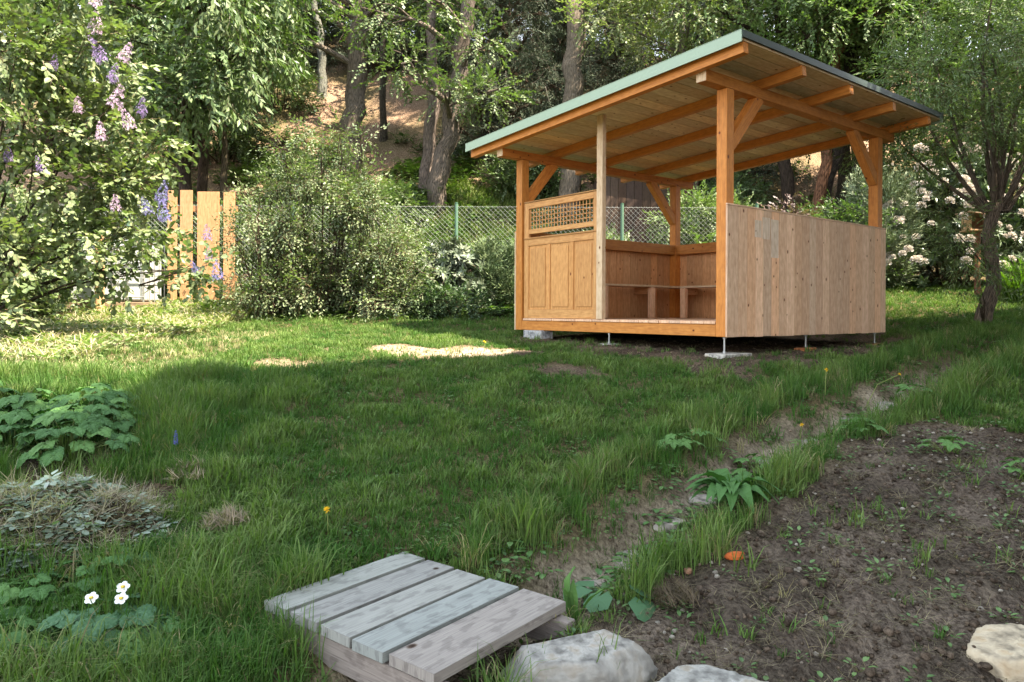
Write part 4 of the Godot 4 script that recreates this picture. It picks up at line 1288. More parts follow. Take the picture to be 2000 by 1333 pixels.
func plants() -> void:
	for v in [["leaf_a", Color(0.06, 0.135, 0.035)], ["leaf_b", Color(0.085, 0.17, 0.045)], ["leaf_c", Color(0.047, 0.11, 0.03)], ["leaf_blue", Color(0.065, 0.14, 0.065)], ["leaf_dock", Color(0.055, 0.13, 0.032)]]:
		var m := mat(v[0], v[1], 0.6, 0.3)
		m.backlight_enabled = true
		m.backlight = Color(0.5, 0.65, 0.25)
		m.cull_mode = BaseMaterial3D.CULL_DISABLED
	var palm := compound_leaf(5, 0.44, 0.22, 0.85, 0.05)
	var where := [[-3.2, 4.75, "at the back of the leafy patch by the lawn edge"], [-2.72, 4.6, "nearest the long grass in the leafy patch"], [-3.0, 4.35, "in the middle of the leafy patch by the lawn edge"], [-2.6, 4.25, "at the front of the leafy patch above the clippings heap"], [-3.4, 4.5, "at the left edge of the leafy patch"], [-2.85, 4.9, "behind the leafy patch where the sunlight begins"], [-3.6, 4.9, "in the far left corner of the leafy patch"]]
	for p in where:
		leafy("lobed_plant", "broad-leaved lobed plant " + p[2], "plant", "lobed plants at the lawn edge", W(p[0], p[1]), palm, 34, 0.38, 0.26, 0.11, 0.19, Color.WHITE, null)
	var oval_leaf := compound_leaf(3, 0.5, 0.15, 0.55, 0.07)
	var sb := leafy("strawberry_plant", "strawberry plant with dark toothed leaves and three white flowers", "plant", "", W(-1.43, 2.6), oval_leaf, 18, 0.19, 0.13, 0.11, 0.17, Color.WHITE, M.leaf_blue)
	for f in [[-0.05, 0.15, 0.05], [0.035, 0.17, 0.0], [0.05, 0.145, 0.04]]:
		var q := Geo.new()
		var c := Vector3(f[0], f[1], f[2])
		var n := Vector3(0.1, 0.75, 0.65).normalized()
		var s := n.cross(Vector3.RIGHT).normalized()
		var t := n.cross(s)
		for k in 5:
			var a := k * TAU / 5
			var pc := c + (s * cos(a) + t * sin(a)) * 0.0135
			for e in 8:
				var b0 := e * TAU / 8
				var b1 := (e + 1) * TAU / 8
				q.tri(pc + n * 0.001, pc + (s * cos(b0) + t * sin(b0)) * 0.0105, pc + (s * cos(b1) + t * sin(b1)) * 0.0105, Color(0.8, 0.8, 0.76), n)
		var fl := part(sb, "flower", q.mesh(), M.petal)
		part(fl, "flower_centre", pebble(4), M.petal, Transform3D(Basis() * 0.008, c + n * 0.003)).set_meta("label", "yellow centre of a white flower")
		var cm := mat("pollen", Color(0.7, 0.5, 0.06), 0.8)
		fl.get_child(0).material_override = cm
		tube_part(sb, "flower_stalk", [Vector3(f[0] * 0.3, 0.0, 0.0), Vector3(f[0] * 0.8, f[1] * 0.6, f[2] * 0.4), c], [0.0022, 0.002, 0.0015], M.grass, 4, 0.0, Color(0.16, 0.2, 0.07))
	for p in [[-1.7, 2.45, "low strawberry plant in the bottom left corner"], [-1.2, 2.45, "low strawberry plant right of the flowering one"], [-1.85, 2.78, "small strawberry plant below the clippings heap"], [-1.62, 2.95, "strawberry plant between the heap and the white flowers"]]:
		leafy("strawberry_plant", p[2], "plant", "strawberry plants in the corner", W(p[0], p[1]), oval_leaf, 12, 0.16, 0.12, 0.08, 0.13, Color.WHITE, null)
	var dock := blade_leaf(1.0, 0.36, 0.75, 0.35)
	leafy("dock_plant", "large dock plant with long glossy leaves in the ditch", "plant", "", W(1.13, 3.72), dock, 30, 0.07, 0.03, 0.15, 0.29, Color.WHITE, M.leaf_dock, -0.4)
	leafy("burdock_plant", "young burdock with two wide leaves beside the footbridge", "plant", "", W(0.42, 2.86), lobed_leaf(1.0, 1, 0.1, 0.35), 5, 0.12, 0.1, 0.1, 0.17, Color.WHITE, M.leaf_blue)
	leafy("plantain_plant", "upright narrow green leaves at the footbridge corner", "plant", "", W(0.23, 2.72), blade_leaf(1.0, 0.25, 0.1, 0.3), 4, 0.02, 0.01, 0.14, 0.24, Color.WHITE, M.leaf_b, -0.9)
	for p in [[1.02, 4.45, "nearest the dock plant"], [1.2, 4.6, "on the lawn side of the ditch"], [1.5, 4.38, "on the garden bed side of the ditch"], [2.3, 4.75, "at the far corner of the garden bed"], [2.62, 4.35, "in the middle of the garden bed"], [2.9, 4.05, "near the right edge of the garden bed"], [3.05, 5.45, "beside the bend of the ditch"]]:
		leafy("ground_elder", "small ground elder with pale green leaflets " + p[2], "plant", "ground elder along the ditch", W(p[0], p[1]), compound_leaf(5, 0.32, 0.1, 0.9, 0.08), 11, 0.15, 0.13, 0.07, 0.13, Color.WHITE, M.leaf_b)
	for p in [[-0.84, 3.32, 0.12, 0.0, "yellow dandelion in the grass beyond the footbridge"], [2.75, 5.62, 0.26, 0.25, "leaning dandelion with long stalk at the ditch bend"], [2.45, 5.65, 0.2, 0.0, "closed pale dandelion on the lawn side of the ditch"], [-0.28, 7.42, 0.1, 0.0, "yellow dandelion at the edge of the sandy patch"], [2.0, 5.0, 0.09, 0.0, "yellow dandelion above the dock plant"]]:
		var o := thing("dandelion", p[4], "flower", W(p[0], p[1]), "dandelions")
		var tip := Vector3(p[3], p[2], 0.02)
		tube_part(o, "flower_stalk", [Vector3.ZERO, Vector3(p[3] * 0.35, p[2] * 0.7, 0.01), tip], [0.003, 0.003, 0.0025], M.grass, 5, 0.0, Color(0.25, 0.28, 0.1))
		var q := Geo.new()
		var n := Vector3(p[3] * 2.0, 1, 0.4).normalized()
		for k in 40:
			var d := (rv() * 0.9 + n * 0.8).normalized()
			add_leaf(q, tip, d, n, 0.019, 0.005, Color(0.75, 0.48, 0.02), false, 0.1)
		part(o, "flower_head", q.mesh(), M.petal)
	var bu := thing("bugle_flower", "small blue bugle spike in the grass by the dry tuft", "flower", W(-1.96, 4.2))
	tube_part(bu, "flower_stalk", [Vector3.ZERO, Vector3(0.01, 0.16, 0)], [0.003, 0.002], M.grass, 5, 0.0, Color(0.1, 0.16, 0.06))
	part(bu, "flower_head", sprays("flowers", 0), tinted("bugle", Color(0.12, 0.13, 0.4)), Transform3D(Basis().scaled(Vector3(0.05, 0.09, 0.05)), Vector3(0.01, 0.11, 0)))

func tinted(nm: String, c: Color) -> StandardMaterial3D:
	var m := mat(nm, c, 0.75, 0.3)
	m.backlight_enabled = true
	m.backlight = Color(0.6, 0.6, 0.6)
	return m

# ---------------------------------------------------------------- shrubs and trees
func bush(nm: String, label: String, category: String, group: String, at: Vector3, blobs: Array, kind: String, m: Material, ca: Color, cb: Color, scale_ := 1.0, droop := 0.1, holes := 0.0, stem := Color(0.16, 0.12, 0.08)) -> Node3D:
	var o := thing(nm, label, category, at, group)
	var q := Geo.new()
	for b in blobs:
		var c: Vector3 = b[0]
		var foot := Vector3(c.x * 0.25 + rng.randf_range(-0.1, 0.1), -0.05, c.z * 0.25)
		add_tube(q, bend(foot, c, 0.12), [0.018, 0.016, 0.013, 0.01, 0.007, 0.004], 5, 0.0, stem, false)
		for k in 3: add_tube(q, bend(foot.lerp(c, 0.7), c + rv() * (b[1] as Vector3) * 0.8, 0.06, 2), [0.008, 0.005, 0.002], 4, 0.0, stem, false)
	part(o, "stems", q.mesh(), M.bark)
	crown(o, "foliage", kind, m, blobs, ca, cb, scale_, droop, holes)
	return o

func dome(rad: Vector3, n: int, each: int, size: float, lift := 0.0) -> Array:
	var out := []
	for k in n:
		var f := (k + 0.5) / n
		var a := k * 2.4
		var rr := sqrt(1.0 - f * f * 0.8)
		var s := size * rng.randf_range(0.75, 1.25)
		out.append([Vector3(cos(a) * rr * rad.x * rng.randf_range(0.55, 0.95), lift + rad.y * f * 0.9 + 0.1, sin(a) * rr * rad.z * rng.randf_range(0.55, 0.95)), Vector3(s, s * 0.75, s), each])
	return out

func spruce(label: String, x: float, z: float, h: float, r: float, from: float, n: int, ca: Color, cb: Color, scale_ := 1.0) -> void:
	var blobs := []
	var y := from
	var k := 0
	while y < h:
		var f := 1.0 - y / h
		for m in 5:
			var a := k * 0.9 + m * TAU / 5
			var rr := r * (0.25 + 0.75 * f)
			for e in [0.4, 0.8]:
				blobs.append([Vector3(cos(a) * rr * e, y - rr * e * 0.25, sin(a) * rr * e), Vector3(rr * 0.26, 0.16, rr * 0.26), n])
		y += 0.55
		k += 1
	tree("spruce_tree", label, "tree", "spruces on the wooded bank", W(x, z), [Vector3(0, -0.4, 0), Vector3(0, h * 0.5, 0), Vector3(0, h, 0)], 0.16, 0.03, Color(0.2, 0.14, 0.1), blobs, "spruce", M.needle, ca, cb, scale_, 0.45)

func woods() -> void:
	var G1 := Color(0.06, 0.125, 0.026)
	var G2 := Color(0.12, 0.2, 0.045)
	var B1 := Color(0.1, 0.17, 0.03)
	var B2 := Color(0.19, 0.26, 0.07)
	var D1 := Color(0.05, 0.095, 0.03)
	var D2 := Color(0.1, 0.16, 0.05)
	var bark := Color(0.44, 0.36, 0.29)
	var grp := "trees on the wooded bank"
	# trunks that stand out on the bank
	var b := auto_blobs(Vector3(-0.6, 12.2, -0.8), Vector3(2.2, 1.6, 2.0), 9, 40, 0.9)
	b += [[Vector3(-1.3, 3.9, 0.8), Vector3(0.9, 0.4, 0.7), 120], [Vector3(-1.9, 4.6, 0.4), Vector3(0.8, 0.4, 0.7), 110], [Vector3(0.9, 4.6, 0.9), Vector3(0.9, 0.4, 0.7), 110], [Vector3(0.2, 5.6, 1.0), Vector3(1.0, 0.4, 0.7), 110], [Vector3(1.5, 3.7, 0.8), Vector3(0.8, 0.4, 0.6), 90], [Vector3(-2.4, 3.2, 1.2), Vector3(1.0, 0.5, 0.7), 150], [Vector3(-2.9, 4.4, 0.9), Vector3(1.0, 0.5, 0.7), 150], [Vector3(-1.2, 5.2, 0.9), Vector3(1.0, 0.45, 0.7), 130], [Vector3(1.9, 5.0, 0.6), Vector3(0.9, 0.45, 0.7), 130], [Vector3(2.3, 4.1, 0.9), Vector3(0.8, 0.4, 0.6), 110]]
	tree("pine_tree", "thick straight trunk with furrowed bark above the big shrub", "tree", grp, W(-3.98, 17.8), [Vector3(0, -0.4, 0), Vector3(0.05, 1.5, 0), Vector3(0.22, 4.2, 0), Vector3(0.35, 8, 0), Vector3(0.4, 12, 0)], 0.27, 0.12, bark, b, "broad", M.leaf, G1, G2, 1.0, 0.05, 0.1)
	b = auto_blobs(Vector3(0.9, 8.6, -0.6), Vector3(2.0, 1.4, 1.8), 8, 40, 0.85)
	b += [[Vector3(-0.6, 2.9, 0.9), Vector3(0.8, 0.45, 0.6), 130], [Vector3(0.3, 2.3, 0.8), Vector3(0.6, 0.35, 0.5), 100], [Vector3(1.2, 2.4, 0.7), Vector3(0.7, 0.4, 0.6), 120], [Vector3(-1.2, 4.0, 0.7), Vector3(0.9, 0.45, 0.6), 130], [Vector3(0.0, 4.3, 0.9), Vector3(0.9, 0.45, 0.6), 130], [Vector3(1.0, 3.5, 0.6), Vector3(0.6, 0.4, 0.6), 90]]
	tree("alder_tree", "leaning dark trunk just behind the chain-link fence", "tree", grp, W(-1.72, 15.9), [Vector3(0, -0.5, 0), Vector3(0.1, 0.7, 0), Vector3(0.36, 1.95, 0), Vector3(0.6, 3.4, 0), Vector3(0.85, 5.2, 0), Vector3(1.3, 8.4, 0)], 0.22, 0.1, Color(0.36, 0.29, 0.24), b, "broad", M.leaf, Color(0.08, 0.14, 0.035), Color(0.15, 0.22, 0.07), 0.95, 0.05, 0.08)
	tree("alder_tree", "shorter trunk growing right behind the leaning dark trunk", "tree", grp, W(-2.02, 16.6), [Vector3(0, -0.5, 0), Vector3(0.1, 1.2, 0), Vector3(0.2, 2.6, 0), Vector3(0.1, 6, 0)], 0.17, 0.08, Color(0.42, 0.33, 0.28), auto_blobs(Vector3(0, 6.5, 0), Vector3(1.6, 1.4, 1.6), 7, 90, 0.8), "broad", M.leaf, G1, G2)
	b = auto_blobs(Vector3(-0.4, 11.5, -0.8), Vector3(2.2, 2.0, 2.0), 8, 40, 0.9)
	b += [[Vector3(-0.9, 5.8, 0.8), Vector3(0.8, 0.4, 0.6), 90], [Vector3(1.0, 5.4, 0.9), Vector3(1.0, 0.4, 0.6), 100]]
	tree("pine_tree", "tall straight trunk rising behind the shelter roof", "tree", grp, W(1.34, 16.4), [Vector3(0, -0.5, 0), Vector3(0.02, 3, 0), Vector3(0.1, 6, 0), Vector3(0.15, 12, 0)], 0.25, 0.14, Color(0.46, 0.37, 0.29), b, "broad", M.leaf, B1, B2, 0.9, 0.05, 0.05)
	b = auto_blobs(Vector3(0.4, 5.2, 0.6), Vector3(2.2, 2.6, 1.6), 16, 150, 0.75)
	b += [[Vector3(0.6, 2.7, 1.2), Vector3(0.9, 0.5, 0.6), 160], [Vector3(1.3, 3.4, 1.2), Vector3(0.7, 0.5, 0.6), 130], [Vector3(-0.7, 2.9, 1.0), Vector3(0.8, 0.45, 0.6), 130]]
	tree("cherry_tree", "dark forked cherry with long drooping leaves above the plank gate", "tree", grp, W(-6.75, 14.8), [Vector3(0, -0.4, 0), Vector3(0.05, 1.5, 0), Vector3(0.1, 3.5, 0), Vector3(0, 7.5, 0)], 0.14, 0.06, Color(0.14, 0.1, 0.08), b, "cherry", M.leaf, Color(0.065, 0.14, 0.03), Color(0.14, 0.22, 0.06), 1.2, 0.3, 0.06)
	tree("cherry_tree", "second dark trunk close beside the forked cherry", "tree", grp, W(-6.5, 15.2), [Vector3(0, -0.4, 0), Vector3(0.0, 2, 0), Vector3(-0.15, 6, 0)], 0.12, 0.05, Color(0.17, 0.12, 0.09), auto_blobs(Vector3(-0.3, 6.2, 0), Vector3(1.4, 1.2, 1.2), 6, 100, 0.7), "cherry", M.leaf, G1, G2, 0.9, 0.3)
	tree("young_tree", "thin straight trunk behind the right planks of the gate", "tree", grp, W(-6.1, 15.3), [Vector3(0, -0.4, 0), Vector3(0.0, 2, 0), Vector3(0.05, 5.5, 0)], 0.075, 0.04, Color(0.24, 0.19, 0.13), auto_blobs(Vector3(0.2, 5.0, 0), Vector3(1.2, 1.0, 1.0), 6, 110, 0.6), "broad", M.leaf, G1, G2)
	tree("birch_tree", "pale grey young trunk standing high on the litter slope", "tree", grp, W(-5.95, 22.6), [Vector3(0, -0.3, 0), Vector3(-0.05, 1.5, 0), Vector3(-0.3, 3, 0), Vector3(-0.6, 6, 0)], 0.14, 0.05, Color(0.42, 0.42, 0.36), auto_blobs(Vector3(-0.7, 5.0, 0), Vector3(1.8, 1.4, 1.4), 8, 90, 0.8), "broad", M.leaf, G1, G2)
	tree("young_tree", "slim dark stem right of the thick trunk on the slope", "tree", grp, W(-3.6, 20.0), [Vector3(0, -0.3, 0), Vector3(0.02, 1.6, 0), Vector3(-0.1, 5, 0)], 0.1, 0.05, Color(0.2, 0.17, 0.13), auto_blobs(Vector3(0, 4.6, 0), Vector3(1.6, 1.2, 1.2), 7, 90, 0.7), "broad", M.leaf, D1, D2)
	# trunks seen under the roof at the right
	for t in [[5.75, 14.9, 0.15, -0.25, Color(0.12, 0.09, 0.07), "dark trunk seen under the roof nearest the corner post"], [6.05, 14.7, 0.13, 0.5, Color(0.4, 0.2, 0.12), "reddish trunk seen under the roof above the boarded wall"], [6.3, 15.1, 0.15, 0.7, Color(0.15, 0.12, 0.1), "leaning dark trunk beside the reddish one under the roof"], [7.15, 15.0, 0.12, -0.1, Color(0.1, 0.08, 0.06), "dark trunk left of the far brace of the shelter"], [7.6, 15.2, 0.14, 0.1, Color(0.1, 0.08, 0.06), "dark trunk behind the far post of the shelter"]]:
		var lean: float = t[3]
		tree("lime_tree", t[5], "tree", grp, W(t[0], t[1]), [Vector3(0, -0.4, 0), Vector3(lean * 0.3, 1.5, 0), Vector3(lean, 4, 0), Vector3(lean * 1.2, 8, 0)], t[2], 0.07, t[4], auto_blobs(Vector3(lean * 1.1, 6.3, 0.2), Vector3(2.0, 2.2, 1.9), 13, 130, 0.8), "bright", M.leaf, Color(0.07, 0.15, 0.025), Color(0.16, 0.26, 0.055), 1.05, 0.03, 0.02)
	# leafy trees filling the right and the sunlit pale one over the ridge
	b = auto_blobs(Vector3(0.0, 4.6, 0.3), Vector3(2.0, 1.5, 1.4), 14, 150, 0.65)
	tree("hornbeam_tree", "sunlit tree with pale yellowish leaves above the roof ridge", "tree", grp, W(3.6, 15.6), [Vector3(0, -0.4, 0), Vector3(0.1, 2, 0), Vector3(0, 5, 0)], 0.13, 0.05, bark, b, "bright", M.leaf, Color(0.16, 0.22, 0.06), Color(0.28, 0.33, 0.12), 0.95, 0.2, 0.05)
	for t in [[9.3, 15.2, 4.6, 2.3, "bushy tree between the shelter roof and the near garden tree"], [11.4, 16.2, 5.0, 2.6, "dense tree at the right edge behind the near garden tree"], [8.0, 17.6, 7.2, 2.6, "taller dense tree behind the bushy one over the roof corner"], [13.6, 15.0, 4.2, 2.4, "dense tree just beyond the right edge of the garden"]]:
		tree("maple_tree", t[4], "tree", grp, W(t[0], t[1]), [Vector3(0, -0.4, 0), Vector3(0.1, t[2] * 0.5, 0), Vector3(0, t[2] * 1.2, 0)], 0.17, 0.05, Color(0.16, 0.13, 0.1), auto_blobs(Vector3(0, t[2] * 0.85, 0), Vector3(t[3], t[2] * 0.6, t[3] * 0.8), 26, 130, 0.75), "bright", M.leaf, Color(0.07, 0.15, 0.025), Color(0.15, 0.25, 0.055), 1.1, 0.03, 0.03)
	# spruces
	spruce("dark spruce with hanging branches left of the trunk behind the roof", -0.2, 18.2, 9.5, 2.0, 1.0, 15, Color(0.04, 0.07, 0.035), Color(0.1, 0.14, 0.08), 1.15)
	spruce("dark spruce right of the tall trunk behind the roof", 3.0, 18.4, 9.0, 1.9, 1.0, 15, Color(0.04, 0.07, 0.035), Color(0.1, 0.14, 0.08), 1.15)
	spruce("spruce in the gap between the leaning trunk and the roof", 1.2, 20.5, 11.0, 2.2, 1.0, 13, Color(0.03, 0.055, 0.028), Color(0.08, 0.12, 0.06), 1.3)
	spruce("spruce behind the shelter at the right of the shed", 5.4, 18.6, 9.0, 2.0, 0.8, 13, Color(0.03, 0.055, 0.028), Color(0.08, 0.12, 0.06), 1.3)
	for t in [[-4.7, 24.6, "spruce closing the gap above the litter slope"], [-7.3, 25.0, "spruce above the pale trunk at the top of the slope"], [-2.6, 25.2, "spruce at the top of the slope behind the leaning trunk"], [-9.6, 23.5, "spruce high on the bank behind the lilac"]]:
		spruce(t[2], t[0], t[1], 8.5, 1.7, 0.7, 9, Color(0.03, 0.055, 0.028), Color(0.08, 0.12, 0.06), 1.6)
	# the wood closing the view at the top of the bank
	var k := 0
	var words := ["far left end", "left, behind the cherry", "left of the litter slope", "above the litter slope", "behind the thick trunk", "behind the leaning trunk", "right of the leaning trunk", "above the roof's low end", "above the middle of the roof", "above the roof ridge", "behind the pale tree", "above the boarded wall", "behind the bushy tree", "at the right", "at the far right", "at the right end"]
	for x in [-16.5, -13.2, -10.4, -8.4, -6.0, -3.6, -1.4, 1.0, 3.4, 5.6, 8.0, 10.4, 12.8, 15.2, 17.6, 20.0]:
		var z := 25.5 + 3.0 * sin(x * 1.7) + (2.0 if x > -9.0 and x < -2.0 else 0.0)
		var hh := rng.randf_range(7.5, 9.5)
		tree("wood_tree", "tree at the top of the wooded bank, " + words[k], "tree", "trees along the top of the bank", W(x, z), [Vector3(0, -0.4, 0), Vector3(rng.randf_range(-0.3, 0.3), hh * 0.5, 0), Vector3(0, hh, 0)], 0.2, 0.07, Color(0.16, 0.12, 0.09), auto_blobs(Vector3(0, hh * 0.66, 0), Vector3(2.4, hh * 0.42, 2.0), 17, 55, 1.15), "broad", M.leaf, D1, D2 * 1.3, 1.9, 0.03, 0.0)
		k += 1
	k = 0
	for x in [-14.5, -11.0, -8.2, -6.6, -4.8, -3.0, -0.8, 2.2, 4.8, 7.6]:
		tree("wood_tree", "distant tree rising behind the crest of the bank", "tree", "far trees beyond the bank", W(x, 31.5 + 1.5 * sin(x * 2.1)), [Vector3(0, -0.4, 0), Vector3(rng.randf_range(-0.3, 0.3), 3.5, 0), Vector3(0, 8, 0)], 0.2, 0.08, Color(0.16, 0.12, 0.09), auto_blobs(Vector3(0, 3.6, 0), Vector3(1.7, 3.0, 1.6), 13, 55, 1.1), "broad", M.leaf, D1, D2 * 1.4, 2.1, 0.03, 0.02)
		k += 1
	for t in [[-9.5, 17.0, "leafy tree behind the lilac at the left edge"], [-12.0, 18.5, "leafy tree beyond the left edge of the garden"], [-8.6, 20.0, "leafy tree higher up behind the cherry"]]:
		tree("wood_tree", t[2], "tree", "trees on the wooded bank", W(t[0], t[1]), [Vector3(0, -0.4, 0), Vector3(0.1, 3, 0), Vector3(0, 6.5, 0)], 0.16, 0.06, Color(0.16, 0.12, 0.09), auto_blobs(Vector3(0, 4.4, 0), Vector3(2.2, 3.2, 1.8), 20, 100, 0.9), "broad", M.leaf, G1, G2, 1.2, 0.03, 0.03)

func shade_trees() -> void:
	tree("added_shade_tree", "large dense unseen tree added behind the viewer to shade the front lawn", "tree", "", W(4.2, -2.2), [Vector3(0, -0.3, 0), Vector3(0, 4, 0), Vector3(-0.5, 8, 0)], 0.3, 0.12, Color(0.2, 0.16, 0.12), auto_blobs(Vector3(-2.5, 9.0, -1.2), Vector3(3.4, 2.0, 2.7), 28, 60, 1.3), "broad", M.leaf, Color(0.06, 0.125, 0.026), Color(0.12, 0.2, 0.045), 2.6, 0.03, -0.4)  # added out of view, crown shaped to keep sun off the near left lawn
	tree("added_shade_tree", "dense unseen tree added outside the right edge to shade the shelter wall", "tree", "", W(8.0, 6.3), [Vector3(0, -0.3, 0), Vector3(0, 3, 0), Vector3(-0.5, 6, -0.6)], 0.16, 0.1, Color(0.2, 0.16, 0.12), auto_blobs(Vector3(-0.9, 6.4, -1.1), Vector3(0.8, 1.0, 0.8), 9, 60, 0.8), "broad", M.leaf, Color(0.06, 0.125, 0.026), Color(0.12, 0.2, 0.045), 2.2, 0.03, -0.4)  # unseen, added only to hold sun off the far top of the boarded wall

func right_tree() -> void:
	var at := W(6.36, 9.7)
	var o := thing("garden_tree", "small crooked garden tree with fine narrow leaves in front of the white blossom", "tree", at)
	tube_part(o, "trunk", [Vector3(-0.06, -0.1, 0), Vector3(-0.02, 0.15, 0), Vector3(0.1, 0.5, 0), Vector3(0.08, 0.85, 0), Vector3(0.02, 1.2, 0), Vector3(0.12, 1.62, 0)], [0.12, 0.098, 0.088, 0.08, 0.074, 0.09], M.bark, 14, 0.14, Color(0.4, 0.31, 0.24))
	var q := Geo.new()
	var blobs := []
	for e in [[-0.62, 2.7, 0.1], [-0.3, 2.9, 0.3], [0.05, 3.1, -0.2], [0.4, 2.9, 0.2], [0.8, 2.7, 0.0], [-1.1, 3.3, 0.3], [1.2, 3.4, 0.2], [-0.2, 4.0, 0.2], [0.5, 4.2, -0.2], [-0.9, 4.3, 0.0], [1.1, 4.5, 0.0], [0.1, 5.0, 0.1], [-1.3, 2.55, 0.2], [1.6, 2.8, 0.2], [-0.5, 3.5, 0.6], [0.4, 3.6, 0.6]]:
		var c := Vector3(e[0], e[1] - 0.15, e[2])
		add_tube(q, bend(Vector3(0.1 + e[0] * 0.1, 1.5, e[2] * 0.1), c, 0.18), [0.034, 0.03, 0.024, 0.018, 0.012, 0.006], 7, 0.1, Color(0.4, 0.31, 0.24), false)
		blobs.append([c, Vector3(0.55, 0.42, 0.5), 105])
	for e in [[-0.55, 1.0, 0.35], [-0.35, 0.8, 0.4], [0.15, 0.55, 0.35], [-0.7, 1.35, 0.3]]:
		var c := Vector3(e[0], e[1], e[2])
		tube_part(o, "sucker", bend(Vector3(0.05, 0.7, 0), c, 0.08), [0.012, 0.01, 0.008, 0.006, 0.004, 0.003], M.bark, 5, 0.0, Color(0.26, 0.19, 0.14))
		blobs.append([c, Vector3(0.22, 0.2, 0.2), 38])
	for a in [-0.2, -0.28, -0.05]: tube_part(o, "sucker", bend(Vector3(-0.1, 0.0, 0.1), Vector3(a - 0.1, 0.62, 0.15), 0.08), [0.009, 0.008, 0.007, 0.006, 0.004, 0.002], M.bark, 5, 0.0, Color(0.2, 0.15, 0.1))
	part(o, "branches", q.mesh(), M.bark)
	crown(o, "crown", "willow", M.leaf, blobs, Color(0.08, 0.15, 0.03), Color(0.17, 0.25, 0.06), 1.05, 0.15, 0.06)

func lilac() -> void:
	var at := W(-6.6, 8.6)
	var o := thing("lilac_bush", "tall lilac with purple flower spikes arching in from the left", "lilac", at)
	var q := Geo.new()
	var blobs := []
	var c0 := Color(0.2, 0.16, 0.12)
	for e in [[-5.7, 4.4, 8.2, 0.6], [-4.95, 4.3, 8.4, 0.5], [-5.6, 3.6, 8.3, 0.6], [-4.9, 3.5, 8.6, 0.5], [-5.7, 2.7, 8.1, 0.55], [-5.0, 2.75, 8.4, 0.5], [-4.6, 2.8, 8.6, 0.38], [-5.5, 1.9, 8.0, 0.5], [-4.9, 2.05, 8.3, 0.42], [-4.45, 2.2, 8.5, 0.36], [-4.15, 1.9, 8.55, 0.22], [-3.85, 1.75, 8.5, 0.17], [-3.62, 1.8, 8.45, 0.12], [-6.6, 4.6, 8.6, 0.8], [-6.8, 3.2, 8.4, 0.8], [-6.3, 5.4, 8.6, 0.8], [-5.3, 5.2, 8.4, 0.6], [-4.5, 1.75, 8.4, 0.3], [-5.6, 1.3, 7.6, 0.35], [-5.1, 3.1, 7.7, 0.4], [-5.3, 4.0, 7.7, 0.45], [-4.6, 3.9, 8.6, 0.35], [-4.35, 3.2, 8.7, 0.3]]:
		var c: Vector3 = Vector3(e[0], e[1], -e[2]) - at
		add_tube(q, bend(Vector3(c.x * 0.06, 0, c.z * 0.1), c, 0.3), [0.02, 0.017, 0.014, 0.011, 0.008, 0.004], 6, 0.08, c0, false)
		blobs.append([c, Vector3(e[3], e[3] * 0.75, e[3]), int(560 * pow(e[3], 2.0)) + 6])
		for k in 3: add_tube(q, bend(c * 0.8, c + rv() * e[3] * 0.9, 0.08, 3), [0.008, 0.006, 0.004, 0.002], 4, 0.0, c0, false)
	part(o, "branches", q.mesh(), M.bark)
	crown(o, "foliage", "lilac", M.leaf, blobs, Color(0.085, 0.15, 0.04), Color(0.22, 0.27, 0.1), 0.95, 0.15, 0.09)
	var fm := [tinted("lilac_pale", Color(0.62, 0.46, 0.6)), tinted("lilac_deep", Color(0.3, 0.22, 0.42)), tinted("lilac_blue", Color(0.2, 0.19, 0.4))]
	# flower spikes: x, y, distance, length, tone
	for f in [[-4.62, 4.35, 8.0, 0.22, 0], [-4.5, 4.02, 7.95, 0.24, 1], [-4.33, 4.05, 8.0, 0.2, 0], [-4.42, 3.8, 7.95, 0.18, 1], [-4.4, 3.52, 7.95, 0.24, 0], [-4.22, 3.3, 8.0, 0.2, 0], [-4.12, 3.45, 8.0, 0.18, 1], [-4.75, 3.45, 7.9, 0.16, 0], [-4.65, 4.65, 8.0, 0.2, 0], [-4.5, 3.15, 7.9, 0.18, 0], [-4.0, 2.52, 8.2, 0.22, 2], [-3.92, 2.3, 8.15, 0.22, 2], [-4.12, 2.38, 8.2, 0.18, 2], [-4.4, 2.4, 8.0, 0.16, 0], [-3.5, 2.1, 8.3, 0.16, 2], [-3.37, 1.65, 8.3, 0.2, 2], [-3.6, 1.72, 8.28, 0.14, 2], [-3.48, 1.88, 8.3, 0.13, 1], [-5.3, 2.85, 7.6, 0.14, 1], [-4.98, 2.75, 7.65, 0.14, 1], [-4.9, 3.85, 7.7, 0.14, 1]]:
		var p: Vector3 = Vector3(f[0], f[1], -f[2]) - at
		var mi := MeshInstance3D.new()
		mi.name = "flower_spike"
		mi.mesh = sprays("flowers", (f[4] as int) % 3)
		mi.material_override = fm[f[4]]
		mi.transform = Transform3D(Basis(Vector3(0, 0, 1), rng.randf_range(-0.5, 0.4)) * Basis(Vector3.RIGHT, rng.randf_range(0.0, 0.5)) * Basis(Vector3.UP, rng.randf() * TAU).scaled(Vector3(0.95, 1, 0.95) * 1.25 * (f[3] as float)), p)
		o.add_child(mi, true)

